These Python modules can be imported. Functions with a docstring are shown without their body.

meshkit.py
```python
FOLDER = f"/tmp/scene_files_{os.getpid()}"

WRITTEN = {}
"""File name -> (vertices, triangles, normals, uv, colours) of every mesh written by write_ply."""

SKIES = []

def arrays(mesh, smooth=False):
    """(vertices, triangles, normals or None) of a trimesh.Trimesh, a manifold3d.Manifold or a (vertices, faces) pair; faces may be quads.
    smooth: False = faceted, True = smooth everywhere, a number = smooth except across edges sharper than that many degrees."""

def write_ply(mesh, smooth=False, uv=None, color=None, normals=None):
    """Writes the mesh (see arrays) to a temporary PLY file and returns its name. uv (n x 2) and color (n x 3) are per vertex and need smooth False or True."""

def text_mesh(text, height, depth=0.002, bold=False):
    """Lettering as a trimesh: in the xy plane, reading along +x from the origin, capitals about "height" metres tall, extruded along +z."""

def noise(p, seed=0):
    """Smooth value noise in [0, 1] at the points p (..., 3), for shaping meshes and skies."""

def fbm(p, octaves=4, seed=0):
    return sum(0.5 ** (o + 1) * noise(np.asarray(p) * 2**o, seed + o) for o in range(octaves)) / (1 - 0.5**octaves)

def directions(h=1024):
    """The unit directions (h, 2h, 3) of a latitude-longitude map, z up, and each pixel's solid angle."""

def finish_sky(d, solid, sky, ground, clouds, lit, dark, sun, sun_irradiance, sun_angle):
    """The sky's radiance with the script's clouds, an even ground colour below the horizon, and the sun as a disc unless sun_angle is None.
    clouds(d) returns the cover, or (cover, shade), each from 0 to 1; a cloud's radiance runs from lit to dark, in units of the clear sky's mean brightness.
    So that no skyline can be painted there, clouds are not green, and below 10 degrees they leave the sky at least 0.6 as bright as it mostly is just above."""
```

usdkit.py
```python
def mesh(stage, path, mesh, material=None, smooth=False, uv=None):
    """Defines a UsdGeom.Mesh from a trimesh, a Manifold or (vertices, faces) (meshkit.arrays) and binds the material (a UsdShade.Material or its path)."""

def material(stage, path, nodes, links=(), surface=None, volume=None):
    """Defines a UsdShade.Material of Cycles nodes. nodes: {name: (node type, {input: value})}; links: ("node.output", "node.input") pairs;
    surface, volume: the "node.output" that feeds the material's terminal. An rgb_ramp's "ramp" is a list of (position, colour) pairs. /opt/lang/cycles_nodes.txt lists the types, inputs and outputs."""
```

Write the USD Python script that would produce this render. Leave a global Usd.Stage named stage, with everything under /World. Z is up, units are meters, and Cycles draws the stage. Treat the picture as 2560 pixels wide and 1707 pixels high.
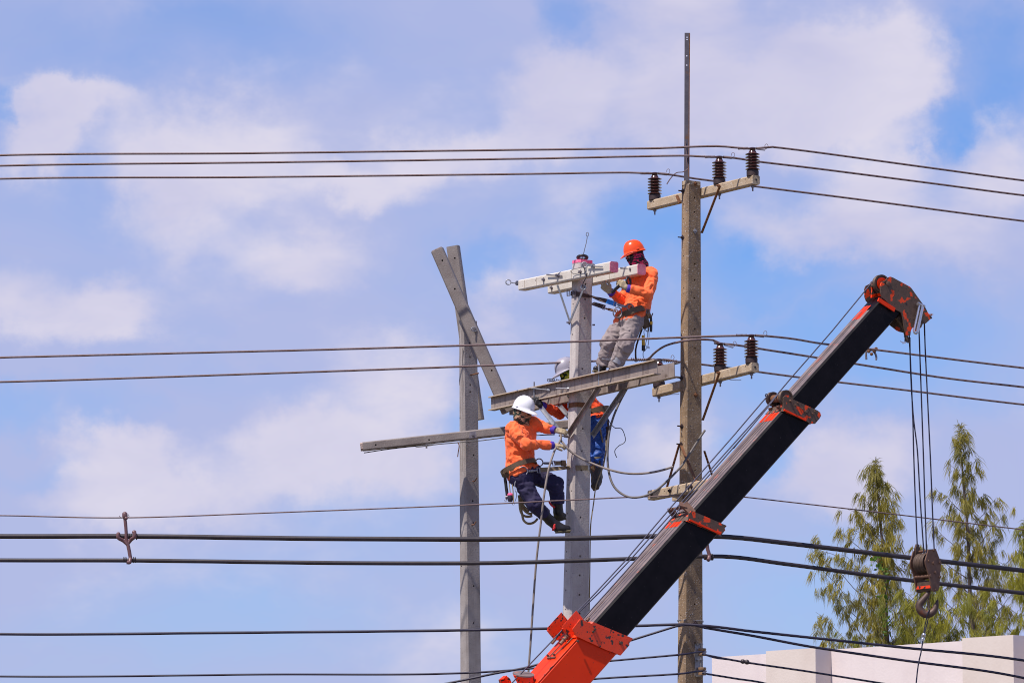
import math, random
import numpy as np, trimesh, manifold3d
from shapely.geometry import Polygon
from scipy.sparse import coo_matrix
from scipy.interpolate import Akima1DInterpolator
from pxr import Usd, UsdGeom, UsdLux, UsdShade, Sdf, Gf
import usdkit, meshkit

stage = Usd.Stage.CreateInMemory()
UsdGeom.SetStageUpAxis(stage, UsdGeom.Tokens.z)
UsdGeom.SetStageMetersPerUnit(stage, 1.0)
UsdGeom.Xform.Define(stage, '/World')
UsdGeom.Scope.Define(stage, '/World/Looks')
rng = np.random.default_rng(7)
V = lambda *a: np.array(a, float)
def unit(v):
    v = np.asarray(v, float)
    return v / max(np.linalg.norm(v), 1e-12)

# ------------------------------------------------------------------ camera
CAM = V(0, -60, 1.6); PITCH = math.radians(8.0); FPX = 11800.0      # focal length in pixels of the 2560 wide photograph
FWD, UPV, RGT = V(0, math.cos(PITCH), math.sin(PITCH)), V(0, -math.sin(PITCH), math.cos(PITCH)), V(1, 0, 0)
cam = UsdGeom.Camera.Define(stage, '/World/camera')
m4 = Gf.Matrix4d(*[float(x) for r in ([*RGT, 0], [*UPV, 0], [*(-FWD), 0], [*CAM, 1]) for x in r])
cam.AddTransformOp().Set(m4)
HA = 36.0
cam.CreateHorizontalApertureAttr(HA); cam.CreateVerticalApertureAttr(HA * 682 / 1024)
cam.CreateFocalLengthAttr(HA * FPX / 2560); cam.CreateClippingRangeAttr(Gf.Vec2f(0.5, 20000))
cam.CreateExposureAttr(0.2)

# ------------------------------------------------------------------ sun and sky
EL, AZ = math.radians(61), math.radians(43)                        # sun from the upper left, a little in front of the poles
SUN = unit(V(-math.cos(AZ) * math.cos(EL), -math.sin(AZ) * math.cos(EL), math.sin(EL)))
SUN_EL, SUN_ROT = math.asin(SUN[2]), math.atan2(SUN[0], SUN[1])
sun = UsdLux.DistantLight.Define(stage, '/World/sun')
sun.CreateNormalizeAttr(True); sun.CreateIntensityAttr(1.25); sun.CreateAngleAttr(0.53); sun.CreateColorAttr(Gf.Vec3f(1.0, 0.93, 0.84))
zx = -SUN; sz = SUN; sx = unit(np.cross(V(0, 1, 0), sz)); sy = np.cross(sz, sx)
sun.AddTransformOp().Set(Gf.Matrix4d(*[float(x) for r in ([*sx, 0], [*sy, 0], [*sz, 0], [0, 0, 30, 1]) for x in r]))
SKY_STRENGTH = 0.10
SKY_TINT = (.61, .84, 1.30)

# measuring: a pixel of the photograph (2560 x 1707) and a real distance give a point in space
def ray(x, y):
    return FWD * FPX + RGT * (x - 1280) - UPV * (y - 853.5)
def P(x, y, Y):
    d = ray(x, y); return CAM + d * ((Y - CAM[1]) / d[1])
def onplane(x, y, p, n):
    d = ray(x, y); return CAM + d * (np.dot(np.asarray(p) - CAM, n) / np.dot(d, n))
def level(p0, x, y):
    d = ray(x, y); return CAM + d * ((p0[2] - CAM[2]) / d[2])
def proj(p):
    d = np.asarray(p) - CAM; k = FPX / np.dot(d, FWD)
    return V(1280 + np.dot(d, RGT) * k, 853.5 - np.dot(d, UPV) * k)
REG = dict(D=(0, 0, 2352 / 2560), Z1=(1200, 560, 3.919), Z2=(1220, 860, 3.919), Z3=(1200, 1100, 3.919), Z4=(1580, 320, 5.6), Z5=(2100, 660, 6.534),
           B1=(1240, 1480, 4.2), B2=(1700, 1560, 2.735), B3=(2000, 1040, 2.704), B4=(1600, 800, 4.9), B5=(1560, 1080, 4.9), B6=(1860, 940, 8.712),
           L1=(880, 580, 2.614), L2=(200, 1240, 7.84), H=(2220, 1320, 4.05), A=(1660, 60, 3.735), P1=(1240, 960, 7.84), P2=(1240, 1140, 7.127),
           P3=(1480, 580, 7.84), P4=(1480, 760, 7.84), P5=(1380, 960, 5.6), P6=(1240, 1600, 13.07), S=(0, 0, 1))
def px(r, x, y):
    ox, oy, s = REG[r]; return ox + x / s, oy + y / s
def J(r, x, y, Y):
    return P(*px(r, x, y), Y)

# ------------------------------------------------------------------ materials
def lk(name): return f'/World/Looks/{name}'
def mat(name, c1, c2=None, scale=6.0, detail=4, rough=0.7, metal=0.0, lo=0.35, hi=0.65, bump=0.0, bscale=None, spec=0.5, coat=0.0, spots=None, streak=None, sheen=0.0, rough2=None):
    """two tones mixed by noise; spots=(scale, threshold, colour[, softness]) adds flecks; streak=(colour, amount) adds runs along z"""
    n = {'tc': ('texture_coordinate', {}), 'p': ('principled_bsdf', {'roughness': rough, 'metallic': metal, 'specular_ior_level': spec, 'coat_weight': coat, 'sheen_weight': sheen})}
    l = []
    c2 = c1 if c2 is None else c2
    n['n'] = ('noise_texture', {'scale': scale, 'detail': float(detail), 'roughness': 0.6})
    n['mr'] = ('map_range', {'from_min': lo, 'from_max': hi, 'clamp': True})
    n['mx'] = ('mix_color', {'a': c1, 'b': c2})
    l += [('tc.object', 'n.vector'), ('n.fac', 'mr.value'), ('mr.result', 'mx.fac')]
    out = 'mx.result'
    if streak:
        n['mp'] = ('mapping', {'scale': streak[2] if len(streak) > 2 else (14, 14, 0.8)}); n['sn'] = ('noise_texture', {'scale': 1.0, 'detail': 3.0})
        n['sr'] = ('map_range', {'from_min': 0.5, 'from_max': 0.72, 'to_max': streak[1], 'clamp': True}); n['sm'] = ('mix_color', {'b': streak[0]})
        l += [('tc.object', 'mp.vector'), ('mp.vector', 'sn.vector'), ('sn.fac', 'sr.value'), ('sr.result', 'sm.fac'), (out, 'sm.a')]
        out = 'sm.result'
    if spots:
        for i, s in enumerate(spots):
            n[f'q{i}'] = ('noise_texture', {'scale': s[0], 'detail': 2.0}); soft = s[3] if len(s) > 3 else 0.03
            n[f'qr{i}'] = ('map_range', {'from_min': s[1], 'from_max': s[1] + soft, 'clamp': True}); n[f'qm{i}'] = ('mix_color', {'b': s[2]})
            l += [('tc.object', f'q{i}.vector'), (f'q{i}.fac', f'qr{i}.value'), (f'qr{i}.result', f'qm{i}.fac'), (out, f'qm{i}.a')]
            out = f'qm{i}.result'
    l.append((out, 'p.base_color'))
    if rough2 is not None:
        n['rm'] = ('map_range', {'from_min': lo, 'from_max': hi, 'to_min': rough, 'to_max': rough2, 'clamp': True}); l += [('n.fac', 'rm.value'), ('rm.result', 'p.roughness')]
    if bump:
        n['bn'] = ('noise_texture', {'scale': bscale or scale * 4, 'detail': 4.0}); n['b'] = ('bump', {'strength': 1.0, 'distance': bump})
        l += [('tc.object', 'bn.vector'), ('bn.fac', 'b.height'), ('b.normal', 'p.normal')]
    usdkit.material(stage, lk(name), n, l, surface='p.BSDF')
    return lk(name)

M = {}
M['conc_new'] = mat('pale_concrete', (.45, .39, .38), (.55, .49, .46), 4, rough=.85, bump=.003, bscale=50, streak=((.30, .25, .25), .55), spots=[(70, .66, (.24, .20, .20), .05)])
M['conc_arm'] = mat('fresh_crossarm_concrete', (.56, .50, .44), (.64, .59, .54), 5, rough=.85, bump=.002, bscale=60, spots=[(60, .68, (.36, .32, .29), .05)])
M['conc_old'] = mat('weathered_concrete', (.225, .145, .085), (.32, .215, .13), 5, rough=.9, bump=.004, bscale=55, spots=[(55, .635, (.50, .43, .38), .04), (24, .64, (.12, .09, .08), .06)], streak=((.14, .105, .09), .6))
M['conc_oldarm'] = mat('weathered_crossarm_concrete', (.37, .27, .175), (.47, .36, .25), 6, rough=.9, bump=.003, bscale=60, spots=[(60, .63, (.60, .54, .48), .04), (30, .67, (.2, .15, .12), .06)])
M['conc_grey'] = mat('grey_concrete', (.27, .235, .225), (.36, .32, .31), 4, rough=.9, bump=.003, bscale=55, streak=((.20, .17, .165), .5), spots=[(40, .68, (.19, .16, .16), .05)])
M['conc_scrap'] = mat('dark_grey_concrete', (.20, .165, .155), (.27, .23, .215), 5, rough=.9, bump=.003, bscale=55, spots=[(50, .66, (.32, .28, .26), .05)])
M['conc_break'] = mat('broken_concrete', (.30, .21, .19), (.48, .38, .34), 30, rough=.95, bump=.01, bscale=60)
M['pink'] = mat('pink_marking_paint', (.62, .11, .20), (.72, .25, .32), 12, rough=.8, spots=[(45, .66, (.40, .20, .24), .05)], bump=.003, bscale=80)
M['hotpink'] = mat('bright_pink_paint', (.80, .07, .22), (.85, .20, .33), 12, rough=.7, bump=.003, bscale=80)
M['galv'] = mat('galvanised_steel', (.26, .26, .29), (.36, .36, .39), 20, rough=.5, metal=.6, bump=.0008, bscale=90)
M['bolt'] = mat('dull_bolt_steel', (.16, .14, .16), (.28, .25, .27), 30, rough=.5, metal=.6)
M['rust'] = mat('rusty_steel', (.13, .055, .03), (.26, .11, .045), 25, rough=.8, metal=.2, bump=.002)
M['beam'] = mat('stained_galvanised_beam', (.235, .18, .16), (.325, .265, .235), 5, rough=.65, metal=.1, spots=[(14, .62, (.15, .11, .09), .12)], streak=((.115, .08, .065), .75, (18, 18, 1.0)))
M['flange'] = mat('rust_stained_flange', (.24, .165, .10), (.33, .24, .16), 9, rough=.7, metal=.1, spots=[(20, .58, (.12, .07, .035), .12)])
M['flange_lip'] = mat('bright_tan_flange_edge', (.48, .36, .26), (.58, .46, .35), 9, rough=.6)  # flange edges in a brighter tan than the rest of the beam
M['anglebar'] = mat('old_angle_bar_steel', (.075, .066, .088), (.11, .095, .115), 10, rough=.6, metal=.2, spots=[(6, .62, (.14, .07, .04), .1)])
M['brown'] = mat('brown_glazed_porcelain', (.060, .022, .020), (.080, .032, .028), 8, rough=.20, spec=.6, coat=.4)
M['ironcap'] = mat('dark_iron', (.035, .022, .025), (.06, .035, .035), 20, rough=.6, metal=.3)
M['wire'] = mat('weathered_conductor', (.13, .084, .086), (.19, .125, .12), 30, rough=.6, metal=.2)
M['blackcable'] = mat('black_cable_sheath', (.022, .016, .022), (.035, .025, .03), 15, rough=.5)
M['bluecable'] = mat('dark_service_cable', (.016, .013, .035), (.03, .022, .04), 15, rough=.5)
M['cable'] = mat('grey_brown_cable', (.19, .15, .135), (.25, .20, .175), 12, rough=.6)
M['cable2'] = mat('grey_cable', (.10, .085, .08), (.14, .115, .105), 12, rough=.6)
M['rope'] = mat('tan_rope', (.28, .21, .12), (.38, .29, .17), 60, rough=.9)
M['steelrope'] = mat('steel_wire_rope', (.030, .030, .055), (.06, .055, .085), 80, rough=.45, metal=.5)
M['red'] = mat('orange_red_crane_paint', (.90, .042, .003), (.84, .036, .003), 3, rough=.45, spec=.2, spots=[(42, .71, (.09, .035, .015), .03)])
M['redworn'] = mat('chipped_orange_red_paint', (.86, .055, .006), (.76, .045, .006), 4, rough=.45, spots=[(16, .60, (.045, .025, .02), .03), (60, .66, (.08, .035, .02), .03)])
M['redrust'] = mat('rusted_orange_red_plate', (.090, .052, .036), (.125, .07, .05), 20, rough=.7, spots=[(9, .575, (.82, .060, .006), .02), (40, .63, (.04, .022, .018), .03)])
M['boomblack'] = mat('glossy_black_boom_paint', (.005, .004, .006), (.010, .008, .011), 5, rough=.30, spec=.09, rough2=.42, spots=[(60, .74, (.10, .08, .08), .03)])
M['boomtop'] = mat('grey_brown_boom_top', (.135, .098, .098), (.22, .165, .155), 5, rough=.55, spec=.5, streak=((.12, .09, .10), .5, (3, 3, 3)), spots=[(9, .66, (.36, .13, .10), .06)])  # grey brown, paler than the black boom sides; also on the stub lid
M['darkiron'] = mat('brown_black_iron', (.070, .042, .030), (.11, .066, .045), 20, rough=.6, metal=.2, bump=.001)
M['hookiron'] = mat('worn_brown_hook', (.125, .062, .042), (.18, .095, .062), 14, rough=.6, metal=.2, spots=[(9, .64, (.12, .04, .02), .08)])
M['hookdark'] = mat('dark_brown_hook', (.060, .034, .028), (.10, .058, .046), 14, rough=.55, metal=.2, spots=[(9, .64, (.13, .04, .02), .08)])
M['spacer'] = mat('brown_plastic_spacer', (.13, .060, .065), (.17, .085, .085), 14, rough=.4)
M['chrome'] = mat('shiny_steel', (.62, .6, .64), (.7, .68, .7), 30, rough=.25, metal=.9)
M['wall'] = mat('pale_painted_plaster', (.68, .585, .575), (.73, .635, .625), 1.5, rough=.9, bump=.002, bscale=25, streak=((.62, .53, .54), .35, (5, 5, .5)))
M['pilaster'] = mat('cream_painted_plaster', (.62, .525, .475), (.67, .58, .53), 1.5, rough=.9, bump=.002, bscale=25)
M['shirt'] = mat('orange_work_shirt', (.96, .155, .034), (.94, .130, .026), 8, rough=.8, bump=.004, bscale=14, sheen=.15)
M['shirt_dark'] = mat('deep_orange_shirt', (.80, .075, .012), (.74, .06, .01), 8, rough=.8, bump=.004, bscale=16)
M['navy'] = mat('navy_trousers', (.012, .008, .040), (.018, .012, .060), 6, rough=.8, bump=.004, bscale=14)
M['greyt'] = mat('grey_trousers', (.24, .190, .190), (.30, .245, .235), 5, rough=.85, bump=.004, bscale=14)
M['greyband'] = mat('pale_grey_band', (.36, .36, .40), (.42, .41, .45), 9, rough=.5, bump=.003, bscale=20)
M['bluet'] = mat('blue_trousers', (.004, .045, .26), (.006, .075, .36), 7, rough=.55, bump=.004, bscale=14)
M['purple'] = mat('purple_cuff', (.055, .022, .30), (.075, .03, .38), 20, rough=.8)
M['glove'] = mat('tan_work_glove', (.33, .25, .15), (.44, .34, .22), 20, rough=.9, bump=.002, bscale=60)
M['boot'] = mat('black_boot_leather', (.010, .008, .009), (.022, .018, .02), 14, rough=.38)
M['bootbrown'] = mat('dark_brown_boot', (.045, .032, .022), (.07, .05, .035), 14, rough=.7)
M['sole'] = mat('dirty_rubber_sole', (.10, .085, .04), (.15, .12, .07), 14, rough=.9)
M['white_hat'] = mat('white_hard_hat', (.74, .73, .78), (.78, .77, .80), 5, rough=.3, spec=.5)
M['orange_hat'] = mat('orange_hard_hat', (.88, .085, .010), (.86, .078, .009), 5, rough=.25, spec=.5)
M['grey_hat'] = mat('milky_hard_hat', (.30, .28, .34), (.34, .31, .37), 5, rough=.4)
M['skin'] = mat('skin', (.28, .15, .10), (.32, .18, .12), 10, rough=.55)
M['belt'] = mat('brown_leather_belt', (.085, .05, .028), (.13, .08, .045), 20, rough=.65)
M['strapt'] = mat('tan_webbing', (.20, .14, .085), (.27, .20, .12), 25, rough=.85)
M['strapd'] = mat('dark_brown_webbing', (.055, .033, .028), (.085, .05, .042), 25, rough=.85)
M['strapb'] = mat('bright_blue_webbing', (.02, .20, .62), (.03, .26, .70), 25, rough=.7)
M['redcloth'] = mat('red_cloth', (.62, .03, .03), (.5, .02, .03), 20, rough=.85)
M['yellow'] = mat('yellow_plastic', (.62, .36, .02), (.55, .30, .02), 10, rough=.45)
M['blackp'] = mat('black_plastic', (.012, .011, .013), (.02, .018, .02), 10, rough=.45)
M['bark'] = mat('grey_brown_bark', (.085, .062, .052), (.14, .105, .09), 12, rough=.95, bump=.01)
M['lens'] = mat('dark_glasses', (.01, .01, .012), None, 5, rough=.08, spec=.8)
def stripes(name, ca, cb, scale, dist, cc=None, prof=(0.42, 0.55), rot=(0, 0, 0)):
    n = {'tc': ('texture_coordinate', {}), 'mp': ('mapping', {'rotation': rot}), 'w': ('noise_texture', {'scale': scale, 'detail': 2.0, 'distortion': dist}), 'mr': ('map_range', {'from_min': prof[0], 'from_max': prof[1], 'clamp': True}),
         'mx': ('mix_color', {'a': ca, 'b': cb}), 'n2': ('noise_texture', {'scale': 14.0, 'detail': 1.0}), 'm2': ('map_range', {'from_min': .56, 'from_max': .60, 'clamp': True}), 'mc': ('mix_color', {'b': cc or ca}), 'p': ('principled_bsdf', {'roughness': .85})}
    n['mp'][1]['scale'] = (1, 1, 3.2)
    usdkit.material(stage, lk(name), n, [('tc.object', 'mp.vector'), ('mp.vector', 'w.vector'), ('w.fac', 'mr.value'), ('mr.result', 'mx.fac'), ('tc.object', 'n2.vector'), ('n2.fac', 'm2.value'), ('m2.result', 'mc.fac'), ('mx.result', 'mc.a'), ('mc.result', 'p.base_color')], surface='p.BSDF')
    return lk(name)
M['camo'] = stripes('striped_camouflage_cloth', (.020, .015, .012), (.42, .27, .17), 19, .25, (.01, .03, .02), (.47, .52), (0.15, 0.30, 0))
M['pinkcloth'] = stripes('pink_and_black_cloth', (.012, .006, .012), (.55, .02, .10), 16, .4, (.012, .006, .012), (.49, .53), (0, 1.2, 0))
M['greencloth'] = stripes('green_and_yellow_cloth', (.03, .20, .03), (.62, .58, .04), 20, .3, (.01, .03, .01), (.46, .56), (0, 1.0, 0))
def foliage(name, c1, c2, c3):
    n = {'tc': ('texture_coordinate', {}), 'n': ('noise_texture', {'scale': 1.3, 'detail': 3.0}), 'mr': ('map_range', {'from_min': .36, 'from_max': .64, 'clamp': True}), 'g': ('geometry', {}),
         'mx': ('mix_color', {'a': c1, 'b': c2}), 'rp': ('map_range', {'from_min': .55, 'from_max': 1.0, 'to_max': .8, 'clamp': True}), 'm3': ('mix_color', {'b': c3}), 'p': ('principled_bsdf', {'roughness': .6, 'specular_ior_level': .3}), 't': ('translucent_bsdf', {}), 'ms': ('mix_closure', {'fac': .5})}
    usdkit.material(stage, lk(name), n, [('tc.object', 'n.vector'), ('n.fac', 'mr.value'), ('mr.result', 'mx.fac'), ('g.random_per_island', 'rp.value'), ('rp.result', 'm3.fac'), ('mx.result', 'm3.a'), ('m3.result', 'p.base_color'), ('m3.result', 't.color'), ('p.BSDF', 'ms.closure1'), ('t.BSDF', 'ms.closure2')], surface='ms.closure')
    return lk(name)
M['needles'] = foliage('casuarina_needles', (.40, .33, .055), (.25, .23, .065), (.36, .26, .10))
M['needles2'] = foliage('fresh_casuarina_needles', (.39, .36, .045), (.26, .26, .05), (.34, .27, .07))
M['vine'] = foliage('bright_vine_leaf', (.11, .20, .025), (.08, .15, .02), (.13, .22, .04))

# ------------------------------------------------------------------ sky (clouds mixed in on the dome)
def sky():
    n = {'sky': ('sky_texture', {'sky_type': 'single_scattering', 'sun_disc': False, 'sun_elevation': SUN_EL, 'sun_rotation': SUN_ROT, 'aerosol_density': 0.6, 'air_density': 1.0, 'ozone_density': 1.6}),
         'tint': ('mix_color', {'blend_type': 'multiply', 'fac': 1.0, 'b': SKY_TINT, 'use_clamp': False, 'use_clamp_result': False}),
         'tc': ('texture_coordinate', {}), 'bg': ('background_shader', {'strength': SKY_STRENGTH}), 'xyz': ('separate_xyz', {}),
         'mp': ('mapping', {'scale': (1, 1, 1.7)}),
         'n1': ('noise_texture', {'scale': 12.0, 'detail': 6.0, 'roughness': .5, 'distortion': .3}),
         'n2': ('noise_texture', {'scale': 46.0, 'detail': 7.0, 'roughness': .55, 'distortion': .15}),
         'n3': ('noise_texture', {'scale': 22.0, 'detail': 5.0, 'roughness': .55, 'distortion': .3}),
         'wn': ('noise_texture', {'scale': 34.0, 'detail': 7.0, 'roughness': .60}), 'ws': ('vector_math', {'math_type': 'subtract', 'vector2': (.5, .5, .5)}), 'wk': ('vector_math', {'math_type': 'scale', 'scale': 0.033}), 'warp': ('vector_math', {'math_type': 'add'})}
    l = [('sky.color', 'tint.a'), ('tc.generated', 'mp.vector'), ('mp.vector', 'n1.vector'), ('mp.vector', 'n2.vector'), ('mp.vector', 'n3.vector'), ('tc.generated', 'xyz.vector'),
         ('tc.generated', 'wn.vector'), ('wn.color', 'ws.vector1'), ('ws.vector', 'wk.vector1'), ('wk.vector', 'warp.vector1'), ('tc.generated', 'warp.vector2')]
    def mth(kind, a, b, **kw):
        k = f'a{len(n)}'; n[k] = ('math', {'math_type': kind, **kw})
        for s_, v in (('value1', a), ('value2', b)):
            if isinstance(v, str): l.append((v, f'{k}.{s_}'))
            else: n[k][1][s_] = float(v)
        return k + '.value'
    def rng_(v, a, b, c=0.0, d=1.0, smooth=False):
        k = f'r{len(n)}'; n[k] = ('map_range', {'from_min': a, 'from_max': b, 'to_min': c, 'to_max': d, 'clamp': True, **({'range_type': 'smoothstep'} if smooth else {})}); l.append((v, k + '.value')); return k + '.result'
    def blob(x, y, rx, ry, r0, r1):
        d = unit(ray(x * 1.08844, y * 1.08844)); kx, ky = FPX / (rx * 1.08844), FPX / (ry * 1.08844); i = len(n)
        n[f'm{i}'] = ('mapping', {'scale': (kx, 0.0, ky), 'location': (-d[0] * kx, 0.0, -d[2] * ky)}); n[f'd{i}'] = ('vector_math', {'math_type': 'length'})
        l.extend([('warp.vector', f'm{i}.vector'), (f'm{i}.vector', f'd{i}.vector1')]); return rng_(f'd{i}.value', r0, r1, 0.0, 1.0, True)
    front = mth('greater_than', mth('add', 'xyz.y' if False else 'xyz.y', 0.0), 0.0)
    heap = None
    for (x, y, rx, ry, am) in HEAPS:                               # heaped clouds
        b_ = mth('multiply', blob(x, y, rx, ry, 1.55, .15), am * .82); heap = b_ if heap is None else mth('add', heap, b_)
    clear = None
    for (x, y, rx, ry, am) in CLEAR:                               # gaps of clear blue
        b_ = mth('multiply', blob(x, y, rx, ry, 1.4, .1), am * .85); clear = b_ if clear is None else mth('maximum', clear, b_)
    heap = mth('minimum', heap, 1.1)
    heap, clear = mth('multiply', heap, front), mth('multiply', clear, front)
    low = rng_('xyz.z', .24, .75, 1.0, .12, True)                   # haze and cloud thin out towards the zenith
    veil = mth('add', rng_('n1.fac', .25, .75, .50, 1.30), mth('multiply', clear, -1.0)); veil = mth('multiply', mth('maximum', mth('minimum', veil, 1.0), 0.0), low)
    n['vm'] = ('mix_color', {'use_clamp': False, 'use_clamp_result': False, 'b': tuple(c / SKY_STRENGTH for c in VEIL)}); l += [('tint.result', 'vm.a'), (mth('multiply', veil, .92), 'vm.fac')]
    cov = mth('add', heap, mth('add', rng_('n2.fac', .2, .8, -.36, .36), rng_('n3.fac', .25, .75, -.20, .26))); cov = mth('add', cov, mth('multiply', clear, -.35)); cov = mth('multiply', rng_(cov, .08, 1.04, 0.0, 1.0, True), low)
    tone = mth('multiply', rng_('n3.fac', .30, .72), rng_('n2.fac', .15, .85, .75, 1.1))
    n['cl'] = ('mix_color', {'use_clamp': False, 'use_clamp_result': False, 'a': tuple(c / SKY_STRENGTH for c in CLOUD0), 'b': tuple(c / SKY_STRENGTH for c in CLOUD1)}); l.append((tone, 'cl.fac'))
    n['mx'] = ('mix_color', {'use_clamp': False, 'use_clamp_result': False}); l += [('vm.result', 'mx.a'), ('cl.result', 'mx.b'), (cov, 'mx.fac'), ('mx.result', 'bg.color')]
    usdkit.material(stage, lk('daylight_sky'), n, l, surface='bg.background')
    d = UsdLux.DomeLight.Define(stage, '/World/sky')
    UsdShade.MaterialBindingAPI.Apply(d.GetPrim()).Bind(UsdShade.Material.Get(stage, lk('daylight_sky')))
    d.GetPrim().SetCustomDataByKey('kind', 'structure'); d.GetPrim().SetCustomDataByKey('label', 'blue sky with soft lavender white clouds')
VEIL, CLOUD0, CLOUD1 = (.40, .435, .675), (.49, .49, .68), (.655, .625, .73)
HEAPS = [(520, 430, 460, 220, .34), (650, 720, 420, 170, .26), (1280, 430, 260, 220, .34), (1000, 250, 300, 130, .26), (500, 1260, 420, 120, .22), (1330, 900, 220, 130, .25), (1750, 480, 240, 120, .22),
         (150, 225, 150, 50, 1.1), (100, 285, 80, 70, .9), (50, 340, 90, 70, 1), (420, 340, 270, 100, .75), (400, 470, 120, 130, .8), (1055, 340, 180, 60, .75), (850, 420, 140, 50, .8), (735, 585, 190, 70, .65), (235, 735, 150, 80, 1.1), (45, 690, 90, 100, .75), (1150, 700, 80, 70, .55), (908, 840, 160, 90, .7),
         (1780, 120, 330, 140, 1), (1960, 170, 200, 110, 1), (1500, 30, 170, 70, .8), (1557, 246, 300, 110, .9), (1680, 290, 210, 80, .9), (1264, 223, 120, 120, .8), (2026, 381, 140, 80, .95), (2114, 516, 270, 130, .85), (1820, 557, 220, 100, .6), (2330, 352, 120, 120, 1), (1205, 791, 100, 110, .5),
         (780, 990, 240, 95, 1.1), (930, 1090, 250, 110, .8), (650, 1070, 130, 90, .85), (330, 1080, 190, 80, 1.15), (420, 1160, 230, 70, .75), (150, 1180, 160, 70, .7), (1950, 1040, 170, 110, 1), (1860, 1120, 170, 90, .75), (1550, 1010, 170, 70, .6), (950, 1480, 200, 120, .55), (2290, 960, 130, 70, .6)]
CLEAR = [(2280, 140, 170, 200, 1.1), (2190, 280, 170, 80, .9), (1310, 60, 90, 90, .8), (1740, 640, 320, 110, .75), (2000, 800, 460, 170, .9), (1470, 560, 220, 100, .7), (50, 262, 50, 60, .9), (40, 960, 150, 90, .7), (1740, 1030, 110, 80, .6), (1800, 1400, 280, 170, .45), (420, 90, 420, 110, .42), (600, 900, 300, 90, .28), (1130, 600, 120, 80, .55), (250, 960, 200, 90, .45), (1120, 960, 120, 80, .45), (500, 1420, 420, 120, .2), (100, 1130, 130, 60, .4)]
sky()

# ------------------------------------------------------------------ things and parts
USED = {}
def numbered(parent, name):
    k = (parent, name); c = USED.get(k, 0); USED[k] = c + 1
    return f'{parent}/{name}' if c == 0 else f'{parent}/{name}_{c:03d}'
class Thing:
    pass
def put(prim, **kw):
    for k, v in kw.items():
        if v: prim.SetCustomDataByKey(k, v)
def thing(name, label, cat, loc, group=None, kind=None):
    t = Thing(); t.loc = np.asarray(loc, float); t.path = numbered('/World', name)
    x = UsdGeom.Xform.Define(stage, t.path); x.AddTranslateOp().Set(Gf.Vec3d(*map(float, t.loc))); t.prim = x.GetPrim()
    put(t.prim, label=label, category=cat, group=group, kind=kind)
    return t
def tri(mesh):
    if isinstance(mesh, MB): mesh = mesh.mesh()
    if hasattr(mesh, 'to_mesh'):
        mm = mesh.to_mesh(); mesh = trimesh.Trimesh(mm.vert_properties[:, :3], mm.tri_verts, process=False)
    return mesh
def part(parent, name, mesh, material, smooth=35, label=None, kind=None):
    mesh = tri(mesh).copy(); mesh.apply_translation(-parent.loc)
    t = Thing(); t.loc = parent.loc; t.path = numbered(parent.path, name)
    t.prim = usdkit.mesh(stage, t.path, mesh, M.get(material, material), smooth=smooth).GetPrim()
    put(t.prim, label=label, kind=kind)
    return t
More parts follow.
